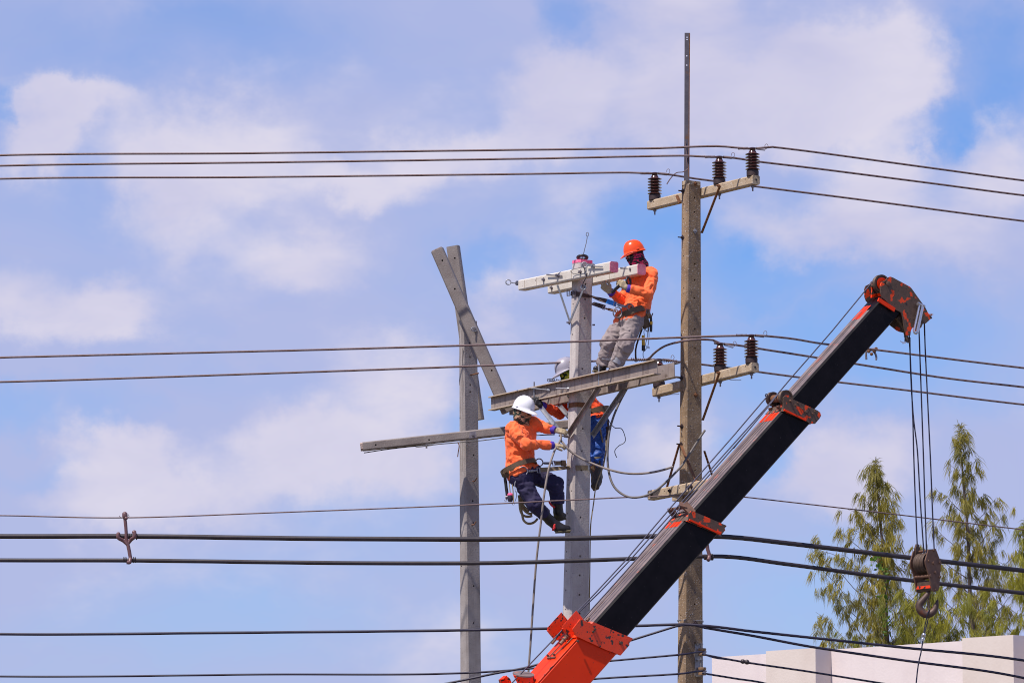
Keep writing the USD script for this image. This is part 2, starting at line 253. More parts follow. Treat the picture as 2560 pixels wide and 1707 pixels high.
def single(name, mesh, material, label, cat, group=None, kind=None, smooth=35):
    mesh = tri(mesh).copy(); lo, hi = mesh.bounds; loc = V((lo[0] + hi[0]) / 2, (lo[1] + hi[1]) / 2, lo[2])
    mesh.apply_translation(-loc)
    t = Thing(); t.loc = loc; t.path = numbered('/World', name)
    g = usdkit.mesh(stage, t.path, mesh, M.get(material, material), smooth=smooth); g.AddTranslateOp().Set(Gf.Vec3d(*map(float, loc))); t.prim = g.GetPrim()
    put(t.prim, label=label, category=cat, group=group, kind=kind)
    return t

# ------------------------------------------------------------------ shapes
class MB:
    def __init__(s): s.p = []
    def add(s, *ms):
        for m in ms: s.p.append(tri(m))
        return s
    def mesh(s): return trimesh.util.concatenate(s.p) if len(s.p) > 1 else s.p[0]
def basis(p0, p1, up=(0, 0, 1)):
    z = unit(np.asarray(p1) - p0); x = np.cross(up, z)
    if np.linalg.norm(x) < 1e-4: x = np.cross((0, 1, 0), z)
    x = unit(x); y = np.cross(z, x); T = np.eye(4); T[:3, 0], T[:3, 1], T[:3, 2], T[:3, 3] = x, y, z, p0
    return T
def cham(w, h, c=0.0):
    w, h = w / 2, h / 2
    if c <= 0: return Polygon([(-w, -h), (w, -h), (w, h), (-w, h)])
    return Polygon([(-w + c, -h), (w - c, -h), (w, -h + c), (w, h - c), (w - c, h), (-w + c, h), (-w, h - c), (-w, -h + c)])
def prism(p0, p1, sec, up=(0, 0, 1)):
    """a bar of the given section from p0 to p1; section x is sideways, y along up"""
    m = trimesh.creation.extrude_polygon(sec, float(np.linalg.norm(np.asarray(p1) - p0)), engine='earcut'); m.apply_transform(basis(p0, p1, up)); return m
def bar(p0, p1, w, h, c=0.0, up=(0, 0, 1)): return prism(p0, p1, cham(w, h, c), up)
def rod(p0, p1, r, n=10): 
    return prism(p0, p1, Polygon([(r * math.cos(k * 2 * math.pi / n), r * math.sin(k * 2 * math.pi / n)) for k in range(n)]))
def hexn(p0, p1, r): return rod(p0, p1, r, 6)
def plate(pts, n, th, holes=()):
    """a flat outline in space, given thickness along -n"""
    n = unit(n); pts = [np.asarray(p, float) for p in pts]; o = pts[0]; x = unit(pts[1] - o); x = unit(x - n * np.dot(x, n)); y = np.cross(n, x)
    q = Polygon([(np.dot(p - o, x), np.dot(p - o, y)) for p in pts], [[(np.dot(p - o, x), np.dot(p - o, y)) for p in h] for h in holes])
    if not q.is_valid: q = q.buffer(0)
    m = trimesh.creation.extrude_polygon(q, th, engine='earcut'); T = np.eye(4); T[:3, 0], T[:3, 1], T[:3, 2], T[:3, 3] = x, y, n, o - n * th; m.apply_transform(T); return m
def curve(pts, step=0.05, smooth=True):
    pts = np.array(pts, float)
    if len(pts) < 3 or not smooth:
        return pts
    t = np.concatenate([[0], np.cumsum(np.maximum(np.linalg.norm(np.diff(pts, axis=0), axis=1), 1e-6))]); cs = Akima1DInterpolator(t, pts)
    return cs(np.linspace(0, t[-1], max(4, int(t[-1] / step))))
def tube(pts, r, n=8, closed=False):
    pts = np.array(pts, float); k = len(pts); r = np.broadcast_to(np.asarray(r, float), (k,))
    tg = np.gradient(pts, axis=0) if not closed else np.roll(pts, -1, 0) - np.roll(pts, 1, 0)
    tg /= np.maximum(np.linalg.norm(tg, axis=1, keepdims=True), 1e-12)
    u = np.cross(tg[0], (0, 0, 1)); u = unit(u if np.linalg.norm(u) > 1e-3 else np.cross(tg[0], (0, 1, 0))); rings = []
    for i in range(k):
        u = unit(u - tg[i] * np.dot(u, tg[i])); w = np.cross(tg[i], u)
        a = np.arange(n) * 2 * math.pi / n
        rings.append(pts[i] + r[i] * (np.cos(a)[:, None] * u + np.sin(a)[:, None] * w))
    v = np.vstack(rings); f = []
    kk = k if closed else k - 1
    i0 = np.arange(kk)[:, None] * n; j = np.arange(n)[None]; i1 = ((np.arange(kk) + 1) % k)[:, None] * n; jn = (j + 1) % n
    a, b, c, d = i0 + j, i0 + jn, i1 + jn, i1 + j
    f = np.concatenate([np.stack([a, b, c], -1).reshape(-1, 3), np.stack([a, c, d], -1).reshape(-1, 3)])
    if not closed:
        v = np.vstack([v, pts[0], pts[-1]]); c0, c1 = len(v) - 2, len(v) - 1; e = (k - 1) * n; jj = np.arange(n)
        f = np.concatenate([f, np.stack([np.full(n, c0), (jj + 1) % n, jj], -1), np.stack([np.full(n, c1), e + jj, e + (jj + 1) % n], -1)])
    return trimesh.Trimesh(v, f, process=False)
def ring(c, n, R, r, k=20, m=8, squash=1.0, axis=None):
    n = unit(n); u = unit(np.cross(n, (0.3, 0.2, 1))) if axis is None else unit(axis); w = np.cross(n, u); a = np.arange(k) * 2 * math.pi / k
    return tube(np.asarray(c) + R * (np.cos(a)[:, None] * u + squash * np.sin(a)[:, None] * w), r, m, closed=True)
def lathe(prof, p0, p1, n=24):
    """profile of (radius, height) turned round the axis from p0 towards p1"""
    m = trimesh.creation.revolve(np.array(prof, float), sections=n); m.apply_transform(basis(p0, p1, (0, 1, 0))); return m
def band(pts, nrm, w, th):
    """a strap: flat band along pts, width w across (nrm x tangent), thickness th along nrm"""
    pts = np.array(pts, float); k = len(pts); nrm = np.broadcast_to(np.asarray(nrm, float), (k, 3)); tg = np.gradient(pts, axis=0); tg /= np.linalg.norm(tg, axis=1, keepdims=True)
    s = np.cross(tg, nrm); s /= np.linalg.norm(s, axis=1, keepdims=True); nn = np.cross(s, tg)
    ringv = np.stack([pts + s * w / 2 + nn * th / 2, pts - s * w / 2 + nn * th / 2, pts - s * w / 2 - nn * th / 2, pts + s * w / 2 - nn * th / 2], 1).reshape(-1, 3); f = []
    for i in range(k - 1):
        for j in range(4):
            a, b, c, d = i * 4 + j, i * 4 + (j + 1) % 4, (i + 1) * 4 + (j + 1) % 4, (i + 1) * 4 + j; f += [(a, b, c), (a, c, d)]
    e = (k - 1) * 4; f += [(0, 2, 1), (0, 3, 2), (e, e + 1, e + 2), (e, e + 2, e + 3)]
    return trimesh.Trimesh(ringv, f, process=False)
def loop(pts_a, pts_b, r):
    """a long rounded frame (buckle) through the given corners"""
    return tube(np.array(list(pts_a) + list(pts_b)), r, 6, closed=True)
def ball(c, r, n=2):
    m = trimesh.creation.icosphere(n, r); m.apply_translation(c); return m
def bolt(p, n, r=0.018, h=0.02, plate_w=0.0):
    n = unit(n); b = MB()
    if plate_w: b.add(bar(p - n * .002, p + n * .006, plate_w, plate_w, .004, up=(0.3, 0.2, 1)))
    b.add(hexn(p + n * .0, p + n * h, r), rod(p + n * h, p + n * (h + .02), r * .55)); return b
def manifold(m):
    m = tri(m).copy(); m.merge_vertices(); return manifold3d.Manifold(manifold3d.Mesh(np.asarray(m.vertices, np.float32), np.asarray(m.faces, np.uint32)))

# ------------------------------------------------------------------ ground, road, building
TH = math.radians(55); A = V(math.cos(TH), -math.sin(TH), 0); N = V(-math.sin(TH), -math.cos(TH), 0)     # crossarm direction and the side it shows
M['grass'] = mat('dry_grass_ground', (.085, .080, .035), (.15, .125, .07), .8, rough=.95)
M['asphalt'] = mat('grey_asphalt', (.05, .05, .052), (.075, .072, .07), 3, rough=.9, bump=.004, bscale=80)
M['paint'] = mat('white_road_paint', (.7, .7, .68), (.6, .6, .58), 9, rough=.7)
M['kerb'] = mat('kerb_concrete', (.3, .28, .26), (.36, .34, .32), 6, rough=.9)
def sheet(x0, x1, y0, y1, z, n=1):
    xs, ys = np.linspace(x0, x1, n + 1), np.linspace(y0, y1, n + 1); g = np.array([(x, y, z) for y in ys for x in xs]); f = []
    for j in range(n):
        for i in range(n):
            a = j * (n + 1) + i; f += [(a, a + 1, a + n + 2), (a, a + n + 2, a + n + 1)]
    return trimesh.Trimesh(g, f, process=False)
def setting(name, mesh, m, label=None):
    t = single(name, mesh, m, label, None, kind='structure'); return t
setting('ground', sheet(-3000, 3000, -1500, 6000, 0, 6), 'grass', 'wide dry grass ground out to the horizon')
setting('road', sheet(-400, 400, -16, -4.5, .004), 'asphalt', 'grey asphalt road passing in front of the poles')
mk = MB()
for k in range(-40, 41): mk.add(sheet(k * 9 - 1.5, k * 9 + 1.5, -10.3, -10.15, .008))
setting('road_marking', mk, 'paint', 'white dashed centre line on the road')
kb = MB()
for k in range(-60, 60): kb.add(bar(V(k * 2 + .01, -4.35, .06), V(k * 2 + 1.99, -4.35, .06), .2, .14, .02))
setting('kerb', kb, 'kerb', 'concrete kerb along the road edge')

# white building: the facade runs from far left to near right
def building():
    Q0, Yl = px('B2', 218, 225), 22.0
    W = unit(V(math.cos(math.radians(43)), -math.sin(math.radians(43)), 0)); WN = V(W[1], -W[0], 0)        # along the wall; WN faces the camera
    if WN[1] > 0: WN = -WN
    p0 = P(*Q0, Yl); z0 = p0[2]
    def along(r, x, y, off=0.0):
        """distance along the facade (pushed out by off) of a pixel"""
        return float(np.dot(onplane(*px(r, x, y), p0 + WN * off, WN) - p0, W))
    t = thing('white_building', 'pale pinkish white flat roofed building with cream pilasters below the trees', 'building', V(p0[0], p0[1], 0))
    L = 16.0; D = 14.0
    def block(s0, s1, d0, d1, za, zb):
        c = [p0 + W * s + WN * d for s, d in ((s0, d0), (s1, d0), (s1, d1), (s0, d1))]
        m = trimesh.creation.extrude_polygon(Polygon([(q[0], q[1]) for q in c]), zb - za, engine='earcut'); m.apply_translation((0, 0, za)); return m
    par = .22
    # walls butted end to end, a roof slab a little under the parapet
    part(t, 'wall', block(0, L, -par, 0, 0, z0), 'wall', False)
    part(t, 'wall', block(0, par, -D, -par - .002, 0, z0), 'wall', False)
    part(t, 'wall', block(L - par, L, -D, -par - .002, 0, z0), 'wall', False)
    part(t, 'wall', block(par + .002, L - par - .002, -D, -D + par, 0, z0), 'wall', False)
    part(t, 'roof', block(par + .002, L - par - .002, -D + par + .002, -par - .002, z0 - .75, z0 - .55), 'kerb', False)
    op = .42
    sa, sb = along('B2', 695, 185), along('B2', 926, 172, op); sc, sd = along('B2', 2035, 85), along('B2', 2278, 66, op)
    part(t, 'pilaster', block(sa, sb, .0, op, 0, z0 + .006), 'pilaster', False)
    part(t, 'pilaster', block(sc, sd, .0, op, 0, z0 + .006), 'pilaster', False)
    part(t, 'pilaster', block(sd + 4.6, sd + 5.6, .0, op, 0, z0 + .006), 'pilaster', False)
    # a thin rendered joint line low on the facade
    return t
building()

# ------------------------------------------------------------------ concrete poles
def corner_at(K, z): return K[0] + (K[1] - K[0]) * ((z - K[0][2]) / (K[1][2] - K[0][2]))
class Pole:
    """vertical pole: measured left edge, near corner and right edge at two heights"""
    def __init__(s, Y, a, b, ztop, zbot=-.4):
        s.K, s.wa, s.wn = [], [], []
        for (r, xl, xm, xr, y) in (a, b):
            k = J(r, xm, y, Y); sc = FPX / np.dot(k - CAM, FWD); x0, _ = px(r, xl, y); x1, _ = px(r, xm, y); x2, _ = px(r, xr, y)
            s.K.append(k); s.wa.append((x1 - x0) / sc / A[0]); s.wn.append((x2 - x1) / sc / -N[0])
        s.zt, s.zb = ztop, zbot
    def at(s, z):
        u = (z - s.K[0][2]) / (s.K[1][2] - s.K[0][2]); return s.K[0] + (s.K[1] - s.K[0]) * u, s.wa[0] + (s.wa[1] - s.wa[0]) * u, s.wn[0] + (s.wn[1] - s.wn[0]) * u
    def centre(s, z): k, wa, wn = s.at(z); return k - A * wa / 2 - N * wn / 2
    def ringpts(s, z, c=.022, grow=0.0):
        k, wa, wn = s.at(z); k = k.copy(); k[2] = z; o = k + A * grow + N * grow; wa += 2 * grow; wn += 2 * grow; q = []
        for (u, v, du, dv) in ((0, 0, 1, 1), (1, 0, -1, 1), (1, 1, -1, -1), (0, 1, 1, -1)):
            base = o - A * wa * u - N * wn * v; q += [base - A * c * du, base - N * c * dv]
        return np.array(q)
    def loft(s, z0, z1, c=.022, grow=0.0):
        return manifold3d.Manifold.hull_points(np.vstack([s.ringpts(z0, c, grow), s.ringpts(z1, c, grow)]).astype(float))
    def shaft(s, holes_a=(), holes_n=(), r=.013, cut=None):
        m = s.loft(s.zb, s.zt)
        dr = []
        for (reg, x, y) in holes_a:         # drilled into the face that looks along A
            k, wa, wn = s.at(J(reg, x, y, s.K[0][1])[2]); p = onplane(*px(reg, x, y), k, A); dr.append(manifold(rod(p + A * .02, p - A * .075, r, 10)))
        for (reg, x, y) in holes_n:
            k, wa, wn = s.at(J(reg, x, y, s.K[0][1])[2]); p = onplane(*px(reg, x, y), k, N); dr.append(manifold(rod(p + N * .02, p - N * .075, r * .8, 10)))
        if dr: m = m - manifold3d.Manifold.batch_boolean(dr, manifold3d.OpType.Add)
        if cut is not None: m = m - cut
        return m
    def on_a(s, r, x, y): k, _, _ = s.at(J(r, x, y, s.K[0][1])[2]); return onplane(*px(r, x, y), k, A)
    def on_n(s, r, x, y): k, _, _ = s.at(J(r, x, y, s.K[0][1])[2]); return onplane(*px(r, x, y), k, N)
def ends(l, r, q):
    """both ends of a bar along A, seen at pixels l and r, whose line passes the depth of the point q"""
    (xl, yl), (xr, yr) = px(*l), px(*r); xq = proj(q)[0]; dq = q[1]; t = -A[1] / A[0]
    sc = FPX / np.dot(np.asarray(q) - CAM, FWD)
    return P(xl, yl, dq + (xq - xl) / sc * t), P(xr, yr, dq + (xq - xr) / sc * t)
def arm_mesh(p0, p1, h, w, c=.014, holes=(), hr=.011):
    """p0, p1: ends of the lower edge of the visible side; the body lies above and behind it"""
    o = V(0, 0, h / 2) - N * w / 2
    m = manifold(prism(p0 + o, p1 + o, cham(w, h, c)))
    dr = [manifold(rod(p0 + (p1 - p0) * f + V(0, 0, h * g) + N * .02, p0 + (p1 - p0) * f + V(0, 0, h * g) - N * .06, hr, 10)) for f, g in holes]
    return m - manifold3d.Manifold.batch_boolean(dr, manifold3d.OpType.Add) if dr else m

def insulator_mesh(base, h, r, sheds=6):
    """pin post insulator: dark foot, ribbed body, neck with a wire groove"""
    f = h * .20; pr = [(0, f), (r * .62, f)]; top = h * .83; step = (top - f) / sheds
    for k in range(sheds):
        z = f + k * step
        pr += [(r * .60, z + step * .10), (r * .93, z + step * .22), (r, z + step * .34), (r * .97, z + step * .44), (r * .62, z + step * .72), (r * .56, z + step * .95)]
    pr += [(r * .50, top + h * .03), (r * .40, top + h * .07), (r * .42, top + h * .10), (r * .60, top + h * .125), (r * .60, top + h * .15), (r * .40, h), (0, h)]
    b = np.asarray(base); return lathe(pr, b, b + V(0, 0, 1), 28)
def insulator(arm, base, h=.370, r=.094, sheds=6):
    i = part(arm, 'insulator', insulator_mesh(base, h, r, sheds), 'brown', 40)
    b = np.asarray(base); part(arm, 'insulator_foot', lathe([(0, 0), (r * .82, 0), (r * .84, h * .17), (r * .74, h * .205), (0, h * .205)], b, b + V(0, 0, 1), 24), 'ironcap', 40)
def stud(arm, p, down=.075):
    part(arm, 'pin_bolt', MB().add(rod(p, p - V(0, 0, down), .010), hexn(p - V(0, 0, .004), p - V(0, 0, .030), .022), bar(p + V(0, 0, .001), p - V(0, 0, .006), .06, .06, .004, up=A)), 'bolt', 30)
def diamond(p, n, s=.045):
    u = unit(np.cross(n, (0, 0, 1))); w = np.cross(n, u)
    return plate([p + u * s + n * .008, p + w * s + n * .008, p - u * s + n * .008, p - w * s + n * .008], n, .008)
def washer_bolt(t, p, n, m='rust', s=.032, L=.04, name='bolt'):
    part(t, name, MB().add(diamond(p, n, s), hexn(p + n * .006, p + n * .026, .016), rod(p + n * .02, p + n * L, .008)), m, 30)

# ---- the tall old pole on the right
ZT = J('Z4', 775, 735, 0)[2]
RP = Pole(0.0, ('Z4', 684, 775, 983, 1400), ('B1', 1900, 1978, 2190, 940), ZT)
rp = thing('utility_pole', 'tall weathered brown grey concrete pole with porcelain insulators and a steel bar on top', 'pole', V(RP.centre(0)[0], RP.centre(0)[1], 0))
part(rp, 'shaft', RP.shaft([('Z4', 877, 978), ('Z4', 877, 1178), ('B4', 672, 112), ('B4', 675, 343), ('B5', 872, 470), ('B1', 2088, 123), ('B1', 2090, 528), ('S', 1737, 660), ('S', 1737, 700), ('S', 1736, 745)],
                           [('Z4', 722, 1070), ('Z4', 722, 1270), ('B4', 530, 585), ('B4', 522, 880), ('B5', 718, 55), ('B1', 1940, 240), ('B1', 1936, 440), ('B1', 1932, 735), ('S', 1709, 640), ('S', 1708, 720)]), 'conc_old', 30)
part(rp, 'pole_cap', RP.loft(ZT - .05, ZT + .004, .035, .006), 'conc_oldarm', 30)
kq, wa, wn = RP.at(ZT); backface = kq - N * (wn - .01)
def arm_of(t, l, r, q, h, w, m, holes=(), c=.014, name='crossarm'):
    p0, p1 = ends(l, r, q); a = part(t, name, arm_mesh(p0, p1, h, w, c, holes), m, 30); return a, p0, p1
def on_arm(p0, p1, r, x, h, w, d=.5):
    """point on top of an arm under pixel column x"""
    xx = px(r, x, 0)[0] + N[0] * w * d * FPX / np.dot(p0 - CAM, FWD); x0, x1 = proj(p0)[0], proj(p1)[0]; f = (xx - x0) / (x1 - x0); return p0 + (p1 - p0) * f + V(0, 0, h) - N * w * d
AW = .115
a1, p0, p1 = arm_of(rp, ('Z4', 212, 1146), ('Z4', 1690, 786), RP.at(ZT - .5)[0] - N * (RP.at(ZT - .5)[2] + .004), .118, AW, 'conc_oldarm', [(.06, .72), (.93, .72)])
ARM1 = (p0, p1)
INS = {}
for key, x in (('t1', 322), ('t2', 1235), ('t3', 1692)):
    b = on_arm(p0, p1, 'Z4', x, .118, AW); insulator(a1, b); stud(a1, b - V(0, 0, .118)); INS[key] = b + V(0, 0, .357)
part(a1, 'end_hole', rod(p1 + V(0, 0, .06) - N * .055 + (p1 - p0) * .0005, p1 + V(0, 0, .06) - N * .055 + unit(p1 - p0) * .003, .014), 'blackp')
# brace under the top arm, steel bar above the pole
part(rp, 'brace', bar(J('Z4', 1230, 815, p1[1] * .35), J('Z4', 976, 1470, .24), .03, .012), 'rust')
part(rp, 'bolt', bolt(J('Z4', 1228, 812, p1[1] * .35 - .02), N, .02, .03), 'rust')
SB = RP.centre(ZT); sbY = SB[1] + .05
s0, s1 = J('Z4', 762, 690, sbY), J('A', 217, 86, sbY)
def flatL(p0, p1):
    u = V(1, 0, 0); L = Polygon([(-.034, -.004), (.036, -.004), (.036, .05), (.029, .05), (.029, .004), (-.034, .004)])
    m = trimesh.creation.extrude_polygon(L, float(np.linalg.norm(p1 - p0)), engine='earcut'); T = np.eye(4); z = unit(p1 - p0); y = unit(np.cross(z, u)); T[:3, 0], T[:3, 1], T[:3, 2], T[:3, 3] = np.cross(y, z), y, z, p0; m.apply_transform(T); return m
sb = manifold(flatL(s0 - V(0, 0, .35), s1)); hl = []
for (x, y) in ((215, 127), (215, 148), (212, 300), (212, 387)):
    q = J('A', x, y, sbY); hl.append(manifold(rod(q + V(0, -.03, 0), q + V(0, .03, 0), .0095, 10)))
part(rp, 'steel_angle', sb - manifold3d.Manifold.batch_boolean(hl, manifold3d.OpType.Add), 'anglebar', 20)
part(rp, 'rust_edge', bar(s0 + V(.031, -.0055, 0), s1 + V(.031, -.0055, -.01), .012, .003, up=(0, 1, 0)), 'rust', False)
part(rp, 'bolt', bolt(J('A', 212, 1250, sbY) - V(0, .006, 0), V(0, -1, 0), .016, .025), 'bolt')
part(rp, 'tie_wire', tube(curve([J('A', 199, 1095, sbY - .02), J('A', 201, 1140, sbY - .025), J('A', 212, 1215, sbY - .03), J('A', 210, 1290, sbY - .05), J('A', 219, 1345, sbY - .05)], .02), .006, 6), 'wire')
part(rp, 'tie_wire', tube(curve([J('A', 222, 1352, sbY - .06), J('A', 185, 1380, sbY - .1), J('A', 115, 1392, sbY - .15), J('A', 80, 1420, sbY - .18), J('A', 26, 1498, sbY - .2)], .02), .007, 6), 'wire')
for (r, x, y, s_, m_) in (('Z4', 882, 782, .034, 'rust'), ('Z4', 880, 1445, .034, 'galv'), ('B4', 682, 918, .034, 'rust'), ('B1', 2092, 325, .036, 'ironcap')):
    washer_bolt(rp, RP.on_a(r, x, y), A, m_, s_)
for (r, x, y) in (('Z4', 715, 885), ('Z4', 710, 1535), ('B4', 510, 710), ('B4', 515, 1300), ('B4', 505, 1520)):
    washer_bolt(rp, RP.on_n(r, x, y), N, 'ironcap', .036, .075)
part(rp, 'bracket', bar(J('Z4', 628, 950, .25), J('Z4', 672, 1050, .2), .03, .03), 'rust')
# middle arm
zq = J('B4', 630, 780, 0)[2]
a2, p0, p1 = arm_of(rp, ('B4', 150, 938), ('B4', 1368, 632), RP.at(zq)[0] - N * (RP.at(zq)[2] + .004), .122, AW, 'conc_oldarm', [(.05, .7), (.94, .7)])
ARM2 = (p0, p1)
for key, x in (('m3', 235), ('m2', 992), ('m1', 1368)):
    b = on_arm(p0, p1, 'B4', x, .122, AW); insulator(a2, b); stud(a2, b - V(0, 0, .122)); INS[key] = b + V(0, 0, .357)
part(a2, 'end_hole', rod(p1 + V(0, 0, .062) - N * .055, p1 + V(0, 0, .062) - N * .055 + unit(p1 - p0) * .003, .015), 'blackp')
part(rp, 'brace', bar(J('B4', 968, 655, p1[1] * .3), J('B4', 768, 1225, .24), .03, .012), 'rust')
part(rp, 'bolt', bolt(J('B4', 976, 648, p1[1] * .3 - .02), N, .02, .03), 'rust')
part(rp, 'tie_wire', tube([J('B4', 1095, 728, .1), J('B4', 1160, 737, .1), J('B4', 1240, 737, .1)], .004, 6), 'wire')
part(rp, 'tie_wire', tube([J('B4', 260, 935, .6), J('B4', 380, 910, .55), J('B4', 480, 908, .5)], .004, 6), 'wire')
# lowest arm: on the near side of the pole, with V braces
zq = J('B5', 760, 740, 0)[2]; qa = RP.at(zq)[0] + N * (AW + .004)
a3, p0, p1 = arm_of(rp, ('B5', 290, 832), ('B5', 1330, 632), qa, .125, AW, 'conc_oldarm', [(.38, .62), (.2, .6)])
ARM3 = (p0, p1)
part(rp, 'arm_block', bar(J('B5', 622, 800, .10), J('B5', 700, 795, .02), .1, .1, .01), 'conc_oldarm')
part(rp, 'brace', bar(RP.on_n('B5', 692, 150) + N * .02, on_arm(p0, p1, 'B5', 530, .125, AW, .5), .034, .010), 'rust')
part(rp, 'brace', bar(RP.on_n('B5', 722, 165) + N * .03, on_arm(p0, p1, 'B5', 893, .125, AW, .3), .034, .010), 'rust')
part(rp, 'brace', bar(RP.on_a('B5', 975, 225) + V(.01, .03, 0), J('B5', 1095, 570, .3), .03, .010), 'rust')
for x, y in ((340, 780), (570, 725), (800, 690), (835, 680)):
    f = on_arm(p0, p1, 'B5', x, 0, AW, 0); part(a3, 'bolt', MB().add(diamond(f + V(0, 0, .065), N, .03), hexn(f + V(0, 0, .065) + N * .006, f + V(0, 0, .065) + N * .03, .016)), 'ironcap', 30)
# low voltage rack with two spools, wire band
rk0, rk1 = RP.on_a('B1', 2110, 545), RP.on_a('B1', 2110, 880)
part(rp, 'spool_rack', MB().add(bar(rk0 + A * .006, rk1 + A * .006, .075, .010, up=A), bar(rk0 + A * .01, rk0 + A * .10, .05, .008), bar(rk1 + A * .01, rk1 + A * .10, .05, .008), bar((rk0 + rk1) / 2 + A * .01, (rk0 + rk1) / 2 + A * .10, .05, .008), rod(rk0 + A * .085, rk1 + A * .085, .008)), 'galv')
SPOOL = []
for y0, y1 in ((590, 668), (790, 872)):
    q0, q1 = RP.on_a('B1', 2128, y1) + A * .075, RP.on_a('B1', 2128, y0) + A * .075; h = np.linalg.norm(q1 - q0)
    part(rp, 'spool_insulator', lathe([(0, 0), (.048, 0), (.052, h * .12), (.048, h * .32), (.032, h * .42), (.032, h * .58), (.048, h * .68), (.052, h * .88), (.048, h), (0, h)], q0, q1, 20), mat('worn_brown_spool' + str(y0), (.16, .09, .05), (.30, .18, .10), 20, rough=.4), 40); SPOOL.append((q0 + q1) / 2)
zb = RP.on_a('B1', 2090, 300)[2]
part(rp, 'wire_band', tube(np.array([V(q[0], q[1], zb + .012 * math.sin(i)) for i, q in enumerate(RP.ringpts(zb, .02, .006))]), .006, 6, closed=True), 'galv')

# ---- the new pole in the middle
MPY = .30; ZM = J('Z1', 965, 348, MPY)[2]
MP = Pole(MPY, ('Z1', 880, 957, 1105, 1000), ('Z3', 808, 890, 1078, 1500), ZM)
mp = thing('utility_pole', 'new pale concrete pole with a pink painted top on which the linemen work', 'pole', V(MP.centre(0)[0], MP.centre(0)[1], 0))
part(mp, 'shaft', MP.shaft([('Z1', 1033, 590), ('Z1', 1030, 737), ('Z1', 1026, 922), ('Z1', 1003, 1418), ('Z2', 930, 828), ('Z2', 921, 1047), ('Z2', 916, 1232), ('Z3', 986, 755), ('Z3', 982, 1135), ('Z3', 978, 1322), ('Z3', 975, 1513), ('B1', 880, 222)],
                           [('Z1', 912, 785), ('Z1', 905, 1083), ('Z1', 900, 1155), ('Z3', 863, 388), ('Z3', 861, 437), ('Z3', 856, 717), ('Z3', 848, 1092), ('Z3', 845, 1280), ('Z3', 840, 1468), ('Z3', 897, 497), ('B1', 728, 180), ('B1', 727, 280)], r=.0145), 'conc_new', 30)
part(mp, 'painted_cap', MP.loft(ZM - .034, ZM + .006, .026, .004), 'hotpink', 30)
rc = MP.centre(ZM) + V(0, 0, .03)
part(mp, 'lifting_ring', ring(rc + V(0, 0, .018), V(0, .25, 1), .062, .019, 24, 10), 'blackp', 60)
part(mp, 'lifting_wire', tube(curve([rc, J('Z1', 1027, 240, MPY + .1), J('Z1', 1040, 190, MPY + .1), J('Z1', 1051, 120, MPY + .1)], .03), .005, 6), 'cable2')
part(mp, 'lifting_wire', ring(J('Z1', 1052, 102, MPY + .1), V(0, 1, 0), .016, .004, 12, 6, 1.6, (1, 0, 0)), 'cable2')
# two top arms with pink ends, clamped on both sides of the pole
zq = J('Z1', 1000, 470, MPY)[2]; kk, _, wnm = MP.at(zq)
HW = .125
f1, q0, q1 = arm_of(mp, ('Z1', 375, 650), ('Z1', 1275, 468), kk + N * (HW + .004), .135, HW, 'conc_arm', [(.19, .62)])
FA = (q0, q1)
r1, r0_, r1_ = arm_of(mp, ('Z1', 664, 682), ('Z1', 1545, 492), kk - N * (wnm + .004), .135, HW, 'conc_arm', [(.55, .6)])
RA = (r0_, r1_)
for arm, e0, e1 in ((f1, q0, q1), (r1, r0_, r1_)):
    d = unit(e1 - e0); o = V(0, 0, .135 / 2) - N * HW / 2
    part(arm, 'painted_end', prism(e1 + o - d * .006, e1 + o + d * .004, cham(HW + .004, .139, .018)), 'pink', 30, label='pink painted end of the crossarm')
def eyebolt(t, eye, a0, a1, Rr=.032, m='galv', nut=.5, axis=None, name='eyebolt'):
    d = unit(a1 - a0); p = a0 + (a1 - a0) * nut
    part(t, name, MB().add(ring(eye, axis if axis is not None else V(0.1, -1, .1), Rr, .008, 20, 8), rod(a0, a1, .008), hexn(p - d * .012, p + d * .012, .019), rod(p + d * .015, p + d * .02, .032, 14)), m, 40)
FN = N * .0
def onarm(e, r, x, y):   # on the visible face of an arm
    return onplane(*px(r, x, y), e[0], N)
eyebolt(f1, onarm(FA, 'Z1', 277, 570), onarm(FA, 'Z1', 300, 575), onarm(FA, 'Z1', 372, 580), .033, nut=.78)
eyebolt(f1, onarm(FA, 'Z1', 1047, 405) + N * .04, onarm(FA, 'Z1', 1070, 409) + N * .04, onarm(FA, 'Z1', 1218, 422) + N * .03, .036, nut=.36)
part(f1, 'stay_rod', MB().add(rod(onarm(FA, 'Z1', 670, 498) + N * .03, onarm(FA, 'Z1', 815, 508) + N * .02, .008), diamond(onarm(FA, 'Z1', 775, 506) + N * .004, N, .03), hexn(onarm(FA, 'Z1', 768, 505) + N * .01, onarm(FA, 'Z1', 768, 505) + N * .04, .018)), 'bolt', 30)
part(f1, 'washer_bolt', MB().add(diamond(onarm(FA, 'Z1', 628, 545) + N * .004, N, .03), hexn(onarm(FA, 'Z1', 628, 545) + N * .01, onarm(FA, 'Z1', 628, 545) + N * .035, .016)), 'bolt', 30)
part(f1, 'washer_bolt', MB().add(diamond(onarm(FA, 'Z1', 992, 470) + N * .004, N, .032), hexn(onarm(FA, 'Z1', 992, 470) + N * .01, onarm(FA, 'Z1', 992, 470) + N * .04, .017)), 'bolt', 30)
part(r1, 'stay_rod', MB().add(rod(onarm(RA, 'Z1', 1386, 430) + N * .02, onarm(RA, 'Z1', 1480, 442) + N * .012, .008), diamond(onarm(RA, 'Z1', 1486, 443) + N * .004, N, .04), hexn(onarm(RA, 'Z1', 1486, 443) + N * .01, onarm(RA, 'Z1', 1486, 443) + N * .035, .017)), 'bolt', 30)
